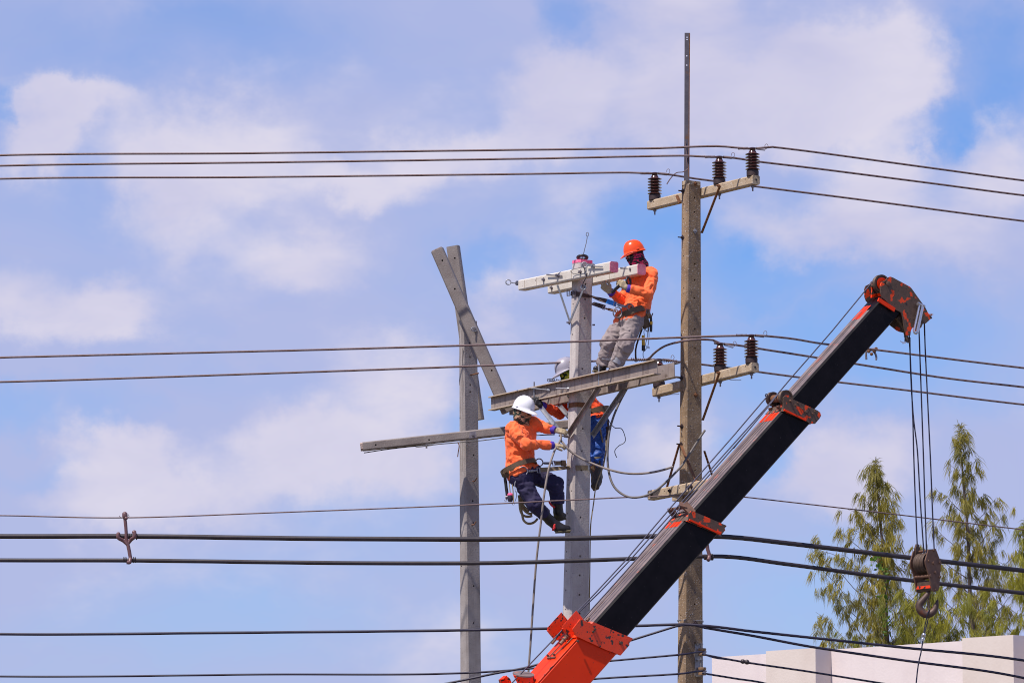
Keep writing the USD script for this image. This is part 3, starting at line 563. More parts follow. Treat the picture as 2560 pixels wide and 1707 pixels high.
part(r1, 'washer_bolt', MB().add(diamond(onarm(RA, 'Z1', 705, 625) + N * .004, N, .026), hexn(onarm(RA, 'Z1', 705, 625) + N * .01, onarm(RA, 'Z1', 705, 625) + N * .03, .015)), 'bolt', 30)
for x0 in (815, 1218): part(f1, 'formed_joint', bar(onarm(FA, 'Z1', x0, 508 if x0 < 900 else 424) + N * .001, onarm(FA, 'Z1', x0, 545 if x0 < 900 else 458) + N * .001, .006, .003), 'bolt')
for e, xs in ((FA, (440, 560, 905)), (RA, (765, 1275))):
    for x in xs:
        f = (px('Z1', x, 0)[0] - proj(e[0])[0]) / (proj(e[1])[0] - proj(e[0])[0]); b = e[0] + (e[1] - e[0]) * f
        part(f1 if e is FA else r1, 'casting_seam', bar(b + V(0, 0, .016) + N * .0015, b + V(0, 0, .118) + N * .0015, .004, .003), 'conc_old')
# V brace of flat steel
apex = MP.on_n('Z1', 896, 968) + N * .02
part(mp, 'brace', bar(onarm(FA, 'Z1', 762, 598) + N * .006, apex, .030, .008, up=N), 'galv')
part(mp, 'brace', bar(onarm(FA, 'Z1', 1040, 622) + N * .03, apex + N * .010, .034, .008, up=N), 'galv')
part(mp, 'eyebolt', MB().add(ring(onarm(FA, 'Z1', 1040, 627) + N * .045, V(.1, -1, .1), .030, .010, 20, 8), rod(onarm(FA, 'Z1', 1040, 627) + N * .02, onarm(FA, 'Z1', 1040, 627) + N * .06, .012)), 'galv', 40)
washer_bolt(mp, apex + N * .01, N, 'bolt', .03, .05)
part(mp, 'bolt', rod(MP.on_a('Z1', 1100, 988), MP.on_a('Z1', 1100, 988) + V(.035, .0, 0), .010), 'bolt')
tw = [(1050, 430), (1075, 500), (1068, 560), (1048, 600)]
part(f1, 'tie_wire', tube(curve([onarm(FA, 'Z1', x, y) + N * .06 for x, y in ((1040, 405), (1072, 470), (1078, 520), (1050, 575), (1040, 625))], .01), .005, 6), 'blackcable')
part(f1, 'tie_wire', tube(curve([onarm(FA, 'Z1', x, y) + N * .05 for x, y in ((1030, 432), (960, 445), (922, 460), (945, 490), (985, 488), (1018, 476))], .01), .004, 6), 'blackcable')
part(f1, 'tie_wire', tube(curve([onarm(FA, 'Z1', x, y) + N * .06 for x, y in ((1060, 430), (1066, 500), (1090, 490), (1062, 560), (1045, 590))], .01), .004, 6), 'blackcable')
# steel beams lower down
zq = J('Z2', 880, 400, MPY)[2]; kk, _, wnm = MP.at(zq)
IH, IF = .182, .10
isec = Polygon([(-IF / 2, -IH / 2), (IF / 2, -IH / 2), (IF / 2, -IH / 2 + .011), (.004, -IH / 2 + .011), (.004, IH / 2 - .011), (IF / 2, IH / 2 - .011), (IF / 2, IH / 2), (-IF / 2, IH / 2), (-IF / 2, IH / 2 - .011), (-.004, IH / 2 - .011), (-.004, -IH / 2 + .011), (-IF / 2, -IH / 2 + .011)])
b0, b1 = ends(('Z2', 2, 650), ('Z1', 1708, 1468), kk + N * (IF + .004))
web = onp = None
ib = part(mp, 'steel_beam', prism(b0 + V(0, 0, IH / 2) - N * IF / 2, b1 + V(0, 0, IH / 2) - N * IF / 2, isec), 'beam', False, label='front steel I beam')
IB = (b0, b1)
d = unit(b1 - b0)
part(ib, 'flange_face', MB().add(bar(b0 - N * (.0465 / 2 + .001) + V(0, 0, IH - .0125), b1 - N * (.0465 / 2 + .001) + V(0, 0, IH - .0125), .044, .003)), 'flange', False)
part(ib, 'flange_edge', bar(b0 + N * .0015 + V(0, 0, .0055), b1 + N * .0015 + V(0, 0, .0055), .004, .012), 'flange_lip', False)
part(ib, 'flange_edge', bar(b0 + N * .0015 + V(0, 0, IH - .0055), b1 + N * .0015 + V(0, 0, IH - .0055), .004, .012), 'flange_lip', False)
rb0, rb1 = ends(('S', 1273, 1037), ('Z2', 1825, 320), kk - N * (wnm + .004))
chan = Polygon([(.045, -.092), (.045, .092), (-.045, .092), (-.045, .082), (.035, .082), (.035, -.082), (-.045, -.082), (-.045, -.092)])
rbm = prism(rb0 + V(0, 0, .092) - N * .045, rb1 + V(0, 0, .092) - N * .045, chan)
# the web of the channel must be on the visible side
if np.dot(basis(rb0, rb1)[:3, 0], N) < 0: rbm = prism(rb0 + V(0, 0, .092) - N * .045, rb1 + V(0, 0, .092) - N * .045, Polygon([(-x, y) for x, y in chan.exterior.coords]))
rbp = part(mp, 'steel_beam', rbm, 'beam', False, label='rear steel channel beam')
RB = (rb0, rb1)
webf = lambda r, x, y: onplane(*px(r, x, y), b0 - N * (IF / 2 - .004), N)
for x, y in ((1582, 235), (1240, 318), (985, 375), (70, 590)):
    q = webf('Z2', x, y); part(ib, 'bolt_hole', rod(q, q + N * .002, .008), 'galv' if x < 1500 and x > 100 else 'blackp')
for x, y in ((1768, 245), (1783, 245)):
    q = onplane(*px('Z2', x, y), rb0, N); part(rbp, 'bolt_hole', rod(q, q + N * .002, .008), 'blackp')
for x in (1098, 465):
    q0 = webf('Z2', x, 380 if x > 700 else 520); part(ib, 'tie_rod', rod(q0 - V(0, 0, .03) + N * .02, q0 + V(0, 0, .235 if x > 700 else .20) + N * .02, .010), 'galv')
for (x0, y0, x1, y1) in ((485, 437, 622, 452), (728, 440, 805, 437)):
    q0, q1 = webf('Z2', x0, y0) + N * .10, webf('Z2', x1, y1) + N * .01
    part(ib, 'stay_rod', MB().add(rod(q0, q1, .008), hexn(q1 - (q1 - q0) * .15, q1 - (q1 - q0) * .02, .017), diamond(webf('Z2', x1 + 6, y1) + N * .002, N, .042)), 'galv', 30)
# braces under the beams, steel band, foot straps
def angle_brace(t, a, b, w, m, up, lab=None):
    L = Polygon([(-w / 2, 0), (w / 2, 0), (w / 2, .007), (-w / 2 + .007, .007), (-w / 2 + .007, w * .7), (-w / 2, w * .7)])
    part(t, 'angle_brace', prism(a, b, L, up), m, False, label=lab)
angle_brace(mp, onplane(*px('Z2', 1083, 425), b0, N) + N * -.03, MP.on_n('Z2', 815, 895) + N * .03, .062, 'beam', N)
angle_brace(mp, onplane(*px('Z2', 1335, 445), rb0, N) - N * .02, J('Z2', 1030, 905, MPY + .28), .062, 'galv', N)
angle_brace(mp, onplane(*px('Z2', 462, 555), b0, N) - N * .03, MP.on_n('Z2', 760, 880) + N * .05, .05, 'galv', N)
angle_brace(mp, onplane(*px('Z2', 690, 590), rb0, N) - N * .02, J('Z2', 860, 780, MPY + .3), .05, 'galv', N)
part(mp, 'brace_bolt', MB().add(hexn(MP.on_n('Z2', 795, 905), MP.on_n('Z2', 795, 905) + N * .07, .02), rod(MP.on_n('Z2', 795, 905) + N * .05, MP.on_n('Z2', 795, 905) + N * .16, .010)), 'bolt')
def pole_band(pole, z, w, grow=.006, m='belt', t=None, name='steel_band'):
    z0, z1 = z - w / 2, z + w / 2; outer = pole.loft(z0, z1, .02, grow) - pole.loft(z0 - .01, z1 + .01, .02, .0005); return part(t, name, outer, m, 30)
zb = MP.on_n('Z2', 830, 595)[2]
pole_band(MP, zb, .062, .006, 'rust', mp)
part(mp, 'band_buckle', bar(MP.on_n('Z2', 797, 575) + N * .014, MP.on_n('Z2', 795, 625) + N * .014, .03, .016), 'galv')
# a small coil of wire on the front beam
cw = webf('Z2', 610, 352) + V(0, 0, .0) - N * .02
co = [cw + V(-.05 + .10 * u + .016 * math.cos(u * 26), .01 * math.sin(u * 13), .018 * math.sin(u * 26)) for u in np.linspace(0, 1, 70)] + [webf('Z2', 690, 356) - N * .02]
part(ib, 'wire_coil', tube(co, .005, 6), 'blackcable')

# ---- the old broken pole on the left
LPY = 2.0; ZL = J('L1', 760, 572, LPY)[2]
LP = Pole(LPY, ('L1', 695, 727, 826, 900), ('D', 1055, 1074, 1107, 1560), ZL)
lp = thing('utility_pole', 'old grey concrete pole with a broken top and loose crossarms, left of the linemen', 'pole', V(LP.centre(0)[0], LP.centre(0)[1], 0))
cut = manifold(bar(J('L1', 660, 520, LPY - .6), J('L1', 860, 585, LPY - .6), 3.0, .10)) if False else None
part(lp, 'shaft', LP.shaft([('L1', 770, 727), ('L1', 772, 816), ('L1', 773, 998), ('L1', 773, 1044), ('D', 1088, 1045), ('D', 1086, 1150), ('D', 1087, 1200), ('D', 1088, 1345), ('D', 1088, 1430)], [('L1', 702, 690), ('L1', 705, 1215), ('D', 1060, 1300)], r=.014, cut=cut), 'conc_grey', 30)
for k, (xa, ya, yb) in enumerate(((703, 620, 1000), (712, 640, 1560), (722, 760, 1560))):
    part(lp, 'crack_line', tube([LP.on_n('L1', xa + 2 * math.sin(i * 1.3 + k), ya + (yb - ya) * i / 14) for i in range(15)], .004, 5), 'conc_scrap')
part(lp, 'broken_top', manifold3d.Manifold.hull_points(np.vstack([LP.ringpts(ZL - .01, .02, -.012), LP.ringpts(ZL + .08, .03, -.03) + (unit(-A) * .03), LP.centre(ZL + .16)[None] - A * .02])), 'conc_break', False)
for r, x, y, m_ in (('L1', 775, 932, 'rust'), ('L1', 788, 925, 'rust')):
    pass
stp = LP.on_a('L1', 775, 934); part(lp, 'step_bolt', tube([stp, stp + A * .04 + V(.02, 0, .005), stp + A * .06 + V(.075, 0, .018)], .010, 8), 'rust')
stp = J('D', 1078, 1095, LPY - .05)
for (x, y) in ((1086, 1105), (1084, 1205)):
    stp = LP.on_a('D', x, y); part(lp, 'step_bolt', tube([stp, stp + A * .05, stp + A * .06 + V(.02, 0, .04)], .008, 8), 'rust')
def scrap(t, tl, tr, bl, br, Yt, Yb, d, m, name='crossarm', lab=None, holes=(), ch=.016):
    """a hanging bar given the edges of its front face at both ends"""
    p = [J(*tl, Yt), J(*tr, Yt), J(*br, Yb), J(*bl, Yb)]; a = (p[0] + p[1]) / 2; b = (p[2] + p[3]) / 2; w = (np.linalg.norm(p[0] - p[1]) * abs(np.dot(unit(p[1] - p[0]), unit(np.cross(b - a, (0, 1, 0))))) + np.linalg.norm(p[2] - p[3]) * abs(np.dot(unit(p[3] - p[2]), unit(np.cross(b - a, (0, 1, 0)))))) / 2
    nn = unit(V(-.25, -1, 0)); nn = unit(nn - unit(b - a) * np.dot(nn, unit(b - a))); o = -nn * d / 2
    mm = manifold(prism(a + o, b + o, cham(w, d, ch), up=nn))
    dr = [manifold(rod(onplane(*px(*h), a, nn) + nn * .02, onplane(*px(*h), a, nn) - nn * .07, .013, 10)) for h in holes]
    if dr: mm = mm - manifold3d.Manifold.batch_boolean(dr, manifold3d.OpType.Add)
    return part(t, name, mm, m, 30, label=lab), a, b, nn
c2, *_ = scrap(lp, ('L1', 612, 95), ('L1', 694, 88), ('L1', 774, 1228), ('L1', 852, 1222), LPY + .42, LPY + .42, .13, 'conc_scrap', lab='nearly upright crossarm behind the pole', holes=[('L1', 672, 171)])
c1, ca, cb, cn = scrap(lp, ('L1', 512, 128), ('L1', 588, 104), ('L1', 975, 1187), ('L1', 1050, 1160), LPY - .25, LPY - .25, .13, 'conc_scrap', lab='slanting crossarm hanging in front of the pole', holes=[('L1', 590, 186), ('L1', 672, 372), ('L1', 913, 904)])
part(c1, 'broken_end', bar(ca - unit(cb - ca) * .012 - cn * .065, ca + unit(cb - ca) * .004 - cn * .065, .145, .115, .02, up=cn), 'conc_break', False)
eb = onplane(*px('L1', 800, 637), ca, cn); part(c1, 'eyebolt', MB().add(ring(eb + cn * .03, V(.6, -1, .2), .026, .008, 16, 8, 1.5, (.2, 0, 1)), rod(eb, eb + cn * .03, .012)), 'galv', 40)
h0, h1 = J('L1', 70, 1402, LPY - .32), J('S', 1425, 1060, LPY - .16)
hm = manifold(prism(h0, h1, cham(.13, .112, .014)))
for x, y in ((155, 1388), (503, 1353)):
    q = J('L1', x, y, LPY - .40); hm = hm - manifold(rod(q + V(0, -.05, 0), q + V(0, .12, 0), .012, 10))
c3 = part(lp, 'crossarm', hm, 'conc_scrap', 30, label='long level crossarm low on the pole')
part(c3, 'broken_end', bar(h0 - unit(h1 - h0) * .03, h0 + unit(h1 - h0) * .01, .12, .105, .02), 'conc_break', False)
q = J('L1', 790, 1325, LPY - .39); part(c3, 'washer_bolt', MB().add(plate([q + V(-.05, 0, -.045), q + V(.05, 0, -.035), q + V(.04, 0, .05), q + V(-.04, 0, .04)], V(0, -1, 0), .008), hexn(q, q - V(0, .03, 0), .018)), 'bolt', 30)
part(c3, 'loose_wire', tube(curve([J('L1', 78, 1442, LPY - .33), J('L1', 300, 1410, LPY - .3), J('L1', 480, 1392, LPY - .3), J('L1', 690, 1375, LPY - .3), J('L1', 840, 1362, LPY - .3), J('L1', 1000, 1342, LPY - .3), J('P1', 1150, 990, LPY - .3)], .1), .007, 6), 'blackcable')
part(c3, 'tie_wire', tube(curve([J('L1', 415, 1406, LPY - .36), J('L1', 480, 1398, LPY - .36), J('L1', 580, 1383, LPY - .36)], .03), .006, 6), 'blackcable')
part(c3, 'pin_bolt', rod(J('L1', 486, 1385, LPY - .33), J('L1', 487, 1412, LPY - .33), .012), 'bolt')
part(lp, 'tie_wire', tube(curve([LP.on_n('L1', 690, 1372), LP.on_n('L1', 700, 1400), LP.on_n('L1', 694, 1440), LP.on_n('L1', 690, 1468)], .02), .007, 6), 'rust')

# ------------------------------------------------------------------ wires
def wire(name, label, pts, r, m, cat='wire', group=None, step=.12, n=8, binds=()):
    pts = [np.asarray(p, float) for p in pts]                       # spans run on beyond the picture
    if abs(pts[0][0]) > 6.5: pts = [pts[0] + unit(pts[0] - pts[1]) * k for k in (24, 12)] + pts
    if abs(pts[-1][0]) > 6.5: pts = pts + [pts[-1] + unit(pts[-1] - pts[-2]) * k for k in (12, 24)]
    w = thing(name, label, cat, pts[0], group) if binds else None
    if binds:
        part(w, 'conductor', tube(curve(pts, step), r, n), m, 60)
        for b in binds: part(w, 'binding', b, m, 60)
        return w
    return single(name, tube(curve(pts, step), r, n), m, label, cat, group, smooth=60)
def far(r, x, y, Y): return J(r, x, y, Y)
def bind(p0, p1, r, turns=8, loopr=0.0):
    """wire wrapped round the conductor between two points, with a small free loop"""
    u = np.linspace(0, 1, turns * 8); d = unit(p1 - p0); s = unit(np.cross(d, (0, 0, 1))); w = np.cross(s, d)
    q = [p0 + (p1 - p0) * k + r * (math.cos(k * turns * 2 * math.pi) * s + math.sin(k * turns * 2 * math.pi) * w) for k in u]
    if loopr: q += [p1 + V(.02 + loopr * math.sin(a) * .7, 0, .01 + loopr * (1 - math.cos(a))) for a in np.linspace(0.3, 5.2, 10)]
    return tube(np.array(q), .0035, 5)
WR = .0150
def sagging(a, b, s, k=9):
    a, b = np.asarray(a), np.asarray(b); return [a + (b - a) * t - V(0, 0, 4 * s * t * (1 - t)) for t in np.linspace(0, 1, k)]
I = INS; XR = -2.0
def hv(name, key, lab, left, mids, rights, rr):
    tp = I[key]; yl = tp[1]
    pts = [far('D', -330, left + 8, yl + .1), far('D', 0, left, yl + .05)] + [far(r, x, y, yl) for r, x, y in mids]
    nL = len(pts); pts += [tp + V(-.05, 0, 0), tp + V(.05, 0.0, 0)] + [far(r, x, y, yl + k) for r, x, y, k in rights]
    b1, b2 = bind(tp + V(-.19, 0, .002), tp + V(-.05, 0, .003), .017, 9), bind(tp + V(.05, 0, .002), tp + V(.16, 0.02, -.006), .017, 8, .03)
    return wire(name, lab, pts, rr, 'wire', group=None, binds=(b1, b2))
hv('power_line', 't3', 'topmost overhead wire, tied on the rightmost insulator of the upper crossarm', 357, [('D', 600, 352), ('D', 1200, 344.5), ('D', 1500, 341), ('D', 1640, 336)], [('D', 1775, 338, .05), ('D', 1900, 353.5, .35), ('D', 2130, 385, .95), ('D', 2352, 415, 1.6), ('D', 2700, 459, 2.6)], .0138)
hv('power_line', 't2', 'second wire from the top, tied on the upper insulator just right of the tall pole', 381, [('D', 600, 373.5), ('D', 1200, 365), ('D', 1560, 358)], [('D', 1745, 372, .2), ('D', 1900, 390.5, .6), ('D', 2130, 420, 1.2), ('D', 2352, 449, 1.8), ('D', 2700, 491, 2.8)], .0138)
hv('power_line', 't1', 'third wire from the top, tied on the insulator left of the tall pole', 411, [('D', 600, 407), ('D', 1200, 400), ('D', 1430, 396.5)], [('D', 1600, 411, .2), ('D', 1740, 429, .5), ('D', 1900, 449, .8), ('D', 2130, 479, 1.3), ('D', 2352, 508, 1.9), ('D', 2700, 552, 3)], .0138)
hv('power_line', 'm1', 'mid height wire crossing the grey trousers and tied on the lower right insulator', 821, [('D', 600, 806.5), ('D', 1000, 795.5), ('D', 1310, 785), ('D', 1560, 775)], [('D', 1800, 775.5, .15), ('S', 2080, 862, .8), ('D', 2130, 818, 1.2), ('D', 2352, 845, 1.8), ('D', 2700, 885, 2.8)], .0138)
y3 = I['m3'][1]
hv('power_line', 'm3', 'mid height wire running behind the new pole to the insulator behind the steel beams', 877, [('D', 600, 858), ('D', 1000, 844), ('D', 1285, 833), ('D', 1420, 827)], [('B4', 480, 512, .3), ('B4', 775, 545, .5), ('B4', 1440, 633, .9), ('B4', 2000, 707, 1.2), ('D', 2130, 902, 1.8), ('D', 2352, 929, 2.4), ('D', 2700, 968, 3.4)], .0138)
t2 = I['m2']; y2 = t2[1]
wire('power_line', 'wire arching down from the lower middle insulator to the beam end', [J('Z1', 1640, 1325, y3 - .02), J('B4', 115, 467, y3 - .1), J('B4', 180, 400, y3 - .3), J('B4', 240, 355, y3 - .5), J('B4', 300, 320, y3 - .7), J('B4', 390, 288, y3 - .95), J('B4', 490, 265, -.2), J('B4', 620, 243, -.25), J('B4', 770, 236, -.25), J('B4', 900, 245, y2 - .0), t2 + V(0, 0, 0), J('B4', 1130, 300, y2 + .1), J('B4', 1290, 322, y2 + .25), J('B4', 1600, 372, y2 + .5), J('B4', 2210, 467, y2 + .9), J('D', 2130, 862, 1.7), J('D', 2352, 889, 2.2), J('D', 2700, 930, 3.2)], .0145, 'wire', binds=(bind(t2 + V(-.08, 0, 0.01), t2 + V(-.03, 0, 0.006), .017, 4), bind(t2 + V(.05, 0, -.004), t2 + V(.17, .03, -.035), .018, 9, .03), bind(J('Z1', 1480, 1325, y3), J('Z1', 1940, 1345, y3), .020, 26)))
# the thin messenger and the two thick cables
wire('messenger_wire', 'thin wire through the spacer head and across the legs in navy trousers', [J('D', -300, 1180, -.5), J('D', 0, 1183.5, -.5), J('D', 285, 1188.5, -.5), J('D', 600, 1178, -.45), J('D', 1060, 1160, -.4), J('D', 1430, 1142, -.3), J('B5', 290, 788, -.2), J('B5', 640, 775, -.25)] + [J('D', 1640, 1134, .1), J('D', 1720, 1142, .3), J('D', 2000, 1174, 1.1), J('D', 2352, 1216, 2.1), J('D', 2700, 1256, 3)], .0085, 'wire')
wire('thick_cable', 'upper of the two thick black cables strung across the picture', [J('D', -300, 1229, -.6), J('D', 0, 1231, -.6), J('D', 285, 1231, -.6), J('D', 700, 1236, -.58), J('D', 1050, 1238, -.55), J('D', 1310, 1236, -.5), J('D', 1510, 1231, -.4), J('D', 1650, 1231.5, -.3), J('D', 1800, 1246, .2), J('D', 2080, 1279, 1.0), J('D', 2352, 1310, 1.9), J('D', 2700, 1350, 3)], .0310, 'blackcable', step=.15, n=12)
wire('thick_cable', 'lower of the two thick black cables strung across the picture', [J('D', -300, 1284, -.6), J('D', 0, 1286, -.6), J('D', 285, 1286.5, -.6), J('D', 700, 1291.5, -.58), J('D', 1050, 1293, -.55), J('D', 1300, 1288, -.5), J('D', 1500, 1281, -.4), J('D', 1640, 1277, -.3), J('D', 1800, 1294, .2), J('D', 2080, 1331, 1.0), J('D', 2352, 1362, 1.9), J('D', 2700, 1402, 3)], .0265, 'blackcable', step=.15, n=12)
# dark service wires at the bottom
q1w, q2w = RP.on_a('B1', 1905, 335), RP.on_a('B1', 2190, 350)
YW = -.35
def sv(lab, pts, r=.014): return wire('service_wire', lab, pts, r, 'bluecable')
sv('dark service wire near the bottom held by the wire band of the tall pole', [J('D', -300, 1452, YW), J('D', 0, 1455.5, YW), J('D', 500, 1452.5, YW), J('D', 1150, 1445, YW), J('B1', 1490, 350, YW), J('B1', 1905, 336, YW)] + [J('B1', 2060, 340, YW), J('B2', 175, 10, YW), J('B2', 500, 48, 0), J('B2', 960, 97, .5), J('B2', 1500, 155, 1.1), J('B2', 2352, 246, 2.1), J('D', 2700, 1570, 3)], .0175)
sv('dark service wire fanning down to the right from the tall pole above the white building', [J('B1', 2100, 345, YW), J('B2', 170, 22, YW), J('B2', 500, 78, 0), J('B2', 950, 161, .5), J('B2', 1500, 241, 1.1), J('B2', 2352, 366, 2.1), J('D', 2700, 1632, 3)], .0165)
sv('dark service wire slanting from the tall pole down to the lower left', [J('B1', 1990, 340, YW), J('B1', 1900, 352, YW), J('B1', 1650, 430, YW), J('B1', 1400, 508, YW), J('P6', 1420, 770, YW), J('B1', 330, 785, YW), J('P6', 0, 1070, YW), J('D', 1030, 1568, YW), J('D', 800, 1600, YW)], .0145)
s1, s2 = SPOOL
sv('dark service wire tied on the upper spool of the tall pole with a knotted splice', [J('D', -300, 1549, YW), J('D', 0, 1552.5, YW), J('D', 600, 1548, YW), J('D', 1150, 1540, YW), J('B1', 1215, 717, YW), J('B1', 1900, 656, YW), s1 + A * .05, J('B2', 175, 208, YW), J('B2', 440, 257, -.1), J('B2', 900, 325, .5), J('B2', 1380, 402, 1.1), J('D', 2352, 1620, 2)], .0130)
sv('dark service wire tied on the lower spool of the tall pole', [J('D', -300, 1640, YW), J('D', 600, 1632, YW), J('B1', 1040, 907, YW), J('B1', 1900, 856, YW), s2 + A * .05, J('B2', 175, 336, YW), J('B2', 370, 368, -.1), J('B2', 580, 402, .2), J('D', 2352, 1720, 2)], .0130)
sp = thing('wire_splice', 'small dark knotted splice on a service wire left of the white building', 'splice', J('B2', 445, 256, -.1))
part(sp, 'clamp', MB().add(ball(J('B2', 430, 253, -.12), .030), ball(J('B2', 458, 257, -.12), .032), rod(J('B2', 415, 250, -.12), J('B2', 472, 261, -.12), .022)), 'blackcable', 60)
part(sp, 'tail_wire', tube(curve([J('B2', 175, 211, YW), J('B2', 260, 234, -.3), J('B2', 340, 243, -.2), J('B2', 430, 253, -.12)], .05), .006, 6), 'bluecable')
# cable spacer on the left
sp = thing('cable_spacer', 'brown forked spacer hanging from the thin wire between the thick cables at left', 'spacer', J('L2', 890, 420, -.62))
YS = -.62
part(sp, 'stem', tube(curve([J('L2', 880, 330, YS), J('L2', 878, 420, YS), J('L2', 890, 520, YS), J('L2', 905, 700, YS), J('L2', 905, 800, YS), J('L2', 925, 900, YS)], .01), [.034 if i < 2 else .022 for i in range(len(curve([J('L2', 880, 330, YS), J('L2', 878, 420, YS), J('L2', 890, 520, YS), J('L2', 905, 700, YS), J('L2', 905, 800, YS), J('L2', 925, 900, YS)], .01)))], 10), 'spacer', 60)
part(sp, 'head', MB().add(lathe([(0, -.052), (.026, -.045), (.036, -.01), (.034, .022), (.02, .042), (0, .05)], J('L2', 880, 375, YS - .004), J('L2', 876, 330, YS - .004), 16), ball(J('L2', 905, 430, YS - .02), .022)), 'spacer', 60)
part(sp, 'fork', MB().add(tube(curve([J('L2', 750, 730, YS - .03), J('L2', 760, 820, YS - .03), J('L2', 850, 870, YS), J('L2', 930, 940, YS)], .01), .025, 10), tube(curve([J('L2', 1062, 700, YS - .04), J('L2', 1062, 800, YS - .04), J('L2', 1000, 850, YS), J('L2', 930, 940, YS)], .01), .025, 10), ball(J('L2', 1062, 705, YS - .03), .028), ball(J('L2', 752, 735, YS - .03), .024)), 'spacer', 60)
part(sp, 'leg', tube(curve([J('L2', 925, 900, YS), J('L2', 950, 1000, YS), J('L2', 985, 1190, YS), J('L2', 975, 1290, YS - .03), J('L2', 920, 1290, YS - .03)], .01), .024, 10), 'spacer', 60)
for x, y, R_ in ((960, 785, .036), (1000, 787, .036), (1110, 790, .036), (860, 1242, .031), (900, 1243, .031), (1050, 1246, .033), (1085, 1246, .031)):
    part(sp, 'cable_tie', ring(J('L2', x, y, -.6), V(1, 0, 0), R_, .007, 16, 6), 'blackcable', 60)
part(sp, 'tie_wire', tube(curve([J('L2', 835, 420, YS), J('L2', 795, 412, YS), J('L2', 770, 380, YS)], .01), .004, 6), 'wire', 60)
part(sp, 'tie_wire', tube(curve([J('L2', 930, 420, YS), J('L2', 960, 400, YS), J('L2', 942, 352, YS)], .01), .004, 6), 'wire', 60)
# spacer half hidden behind the crane, at the foot of the boom collar
sp = thing('cable_spacer', 'brown cable spacer on the lower thick cable beside the tall pole below the boom', 'spacer', J('B5', 1030, 1500, -.42))
part(sp, 'leg', tube(curve([J('B5', 1015, 1350, -.40), J('B5', 1025, 1430, -.40), J('B5', 1045, 1500, -.40), J('B5', 1030, 1568, -.44)], .01), .024, 10), 'spacer', 60)
part(sp, 'clamp', MB().add(rod(J('B5', 985, 1527, -.36), J('B5', 1090, 1535, -.33), .036, 12), ball(J('B5', 1075, 1505, -.40), .020)), 'blackcable', 60)
# parallel clamp on the wire beside the boom
sp = thing('wire_clamp', 'small bronze clamp on a mid height wire just right of the boom', 'clamp', J('Z5', 520, 1430, 1.15))
part(sp, 'clamp_body', MB().add(rod(J('Z5', 440, 1400, 1.1), J('Z5', 610, 1395, 1.1), .020), ball(J('Z5', 470, 1425, 1.08), .024), ball(J('Z5', 560, 1420, 1.08), .026), ball(J('Z5', 515, 1470, 1.08), .022), ring(J('Z5', 590, 1385, 1.08), V(0, 1, 0), .016, .008)), 'rust', 60)
part(sp, 'hook', tube(curve([J('Z5', 430, 1420, 1.1), J('Z5', 425, 1480, 1.1), J('Z5', 432, 1560, 1.1)], .01), .014, 8), 'bolt', 60)
part(sp, 'hook', tube(curve([J('Z5', 560, 1440, 1.1), J('Z5', 590, 1500, 1.1), J('Z5', 588, 1568, 1.1)], .01), .014, 8), 'bolt', 60)
# loose cables of the work
wire('loose_cable', 'tan grey cable hanging straight down from the white helmeted lineman\'s gloves', [J('P1', 1275, 985, .02), J('P1', 1270, 1080, -.0), J('P1', 1195, 1225, -.05), J('Z3', 735, 90, -.12), J('Z3', 690, 220, -.2), J('Z3', 650, 400, -.26), J('Z3', 620, 600, -.3), J('Z3', 600, 780, -.3), J('Z3', 570, 1020, -.3), J('Z3', 540, 1330, -.3), J('B1', 385, 200, -.3), J('B1', 365, 500, -.3), J('B1', 341, 820, -.3), J('B1', 330, 1100, -.3), V(.2, -.3, 3.5), V(.15, -.3, 0.02)], .0140, 'cable', 'cable', step=.06)
wire('loose_cable', 'tan grey cable drooping from the glove across the new pole to the right', [J('P1', 1260, 1090, .02), J('P1', 1320, 1160, .0), J('Z2', 760, 1000, -.02), J('Z2', 820, 1058, -.03), J('Z2', 890, 1105, -.05), J('Z2', 1000, 1160, -.1), J('Z2', 1130, 1210, -.15), J('Z2', 1260, 1248, -.2), J('Z2', 1400, 1268, -.2), J('Z2', 1560, 1262, -.2), J('Z2', 1690, 1238, -.2), J('Z2', 1812, 1200, -.15)], .0145, 'cable', 'cable', step=.05)
wire('loose_cable', 'grey brown cable hanging in a deep loop from the steel beam to the tall pole', [J('Z2', 1362, 437, .1), J('Z2', 1300, 550, .05), J('Z2', 1245, 670, 0), J('Z2', 1205, 790, -.02), J('Z2', 1183, 900, -.04), J('Z2', 1172, 1050, -.08), J('Z2', 1174, 1180, -.1), J('Z2', 1192, 1290, -.14), J('Z2', 1235, 1395, -.2), J('Z2', 1310, 1465, -.26), J('Z2', 1400, 1500, -.32), J('Z2', 1490, 1497, -.36), J('Z2', 1580, 1470, -.38), J('Z2', 1700, 1390, -.36), J('Z2', 1830, 1265, -.32), J('Z2', 1920, 1160, -.28), J('Z2', 1990, 1050, -.22), J('B4', 720, 1460, -.16), J('B4', 795, 1350, -.1)], .0150, 'cable2', 'cable', step=.05)
wire('loose_wire', 'thin dark wavy wire end sticking out right of the new pole', [J('Z2', 1165, 690, .7), J('Z2', 1190, 760, .6), J('Z2', 1240, 818, .5), J('Z2', 1310, 830, .45), J('Z2', 1335, 880, .4), J('Z2', 1348, 930, .4), J('Z2', 1335, 965, .4), J('Z2', 1283, 995, .4), J('Z2', 1242, 1045, .4), J('Z2', 1250, 1085, .4), J('Z2', 1262, 1110, .4)], .0055, 'blackcable', step=.02, n=6)
wire('hand_line', 'thin tan rope hanging down along the right edge of the new pole', [J('Z3', 1238, 0, .6), J('Z3', 1215, 230, .6), J('Z3', 1130, 480, .55), J('Z3', 1110, 640, .5), J('Z3', 1085, 820, .48), J('Z3', 1080, 1000, .50), J('B1', 978, 300, .52), V(*(J('B1', 960, 900, .55)[:2]), .02)], .0085, 'rope', 'rope', step=.08)

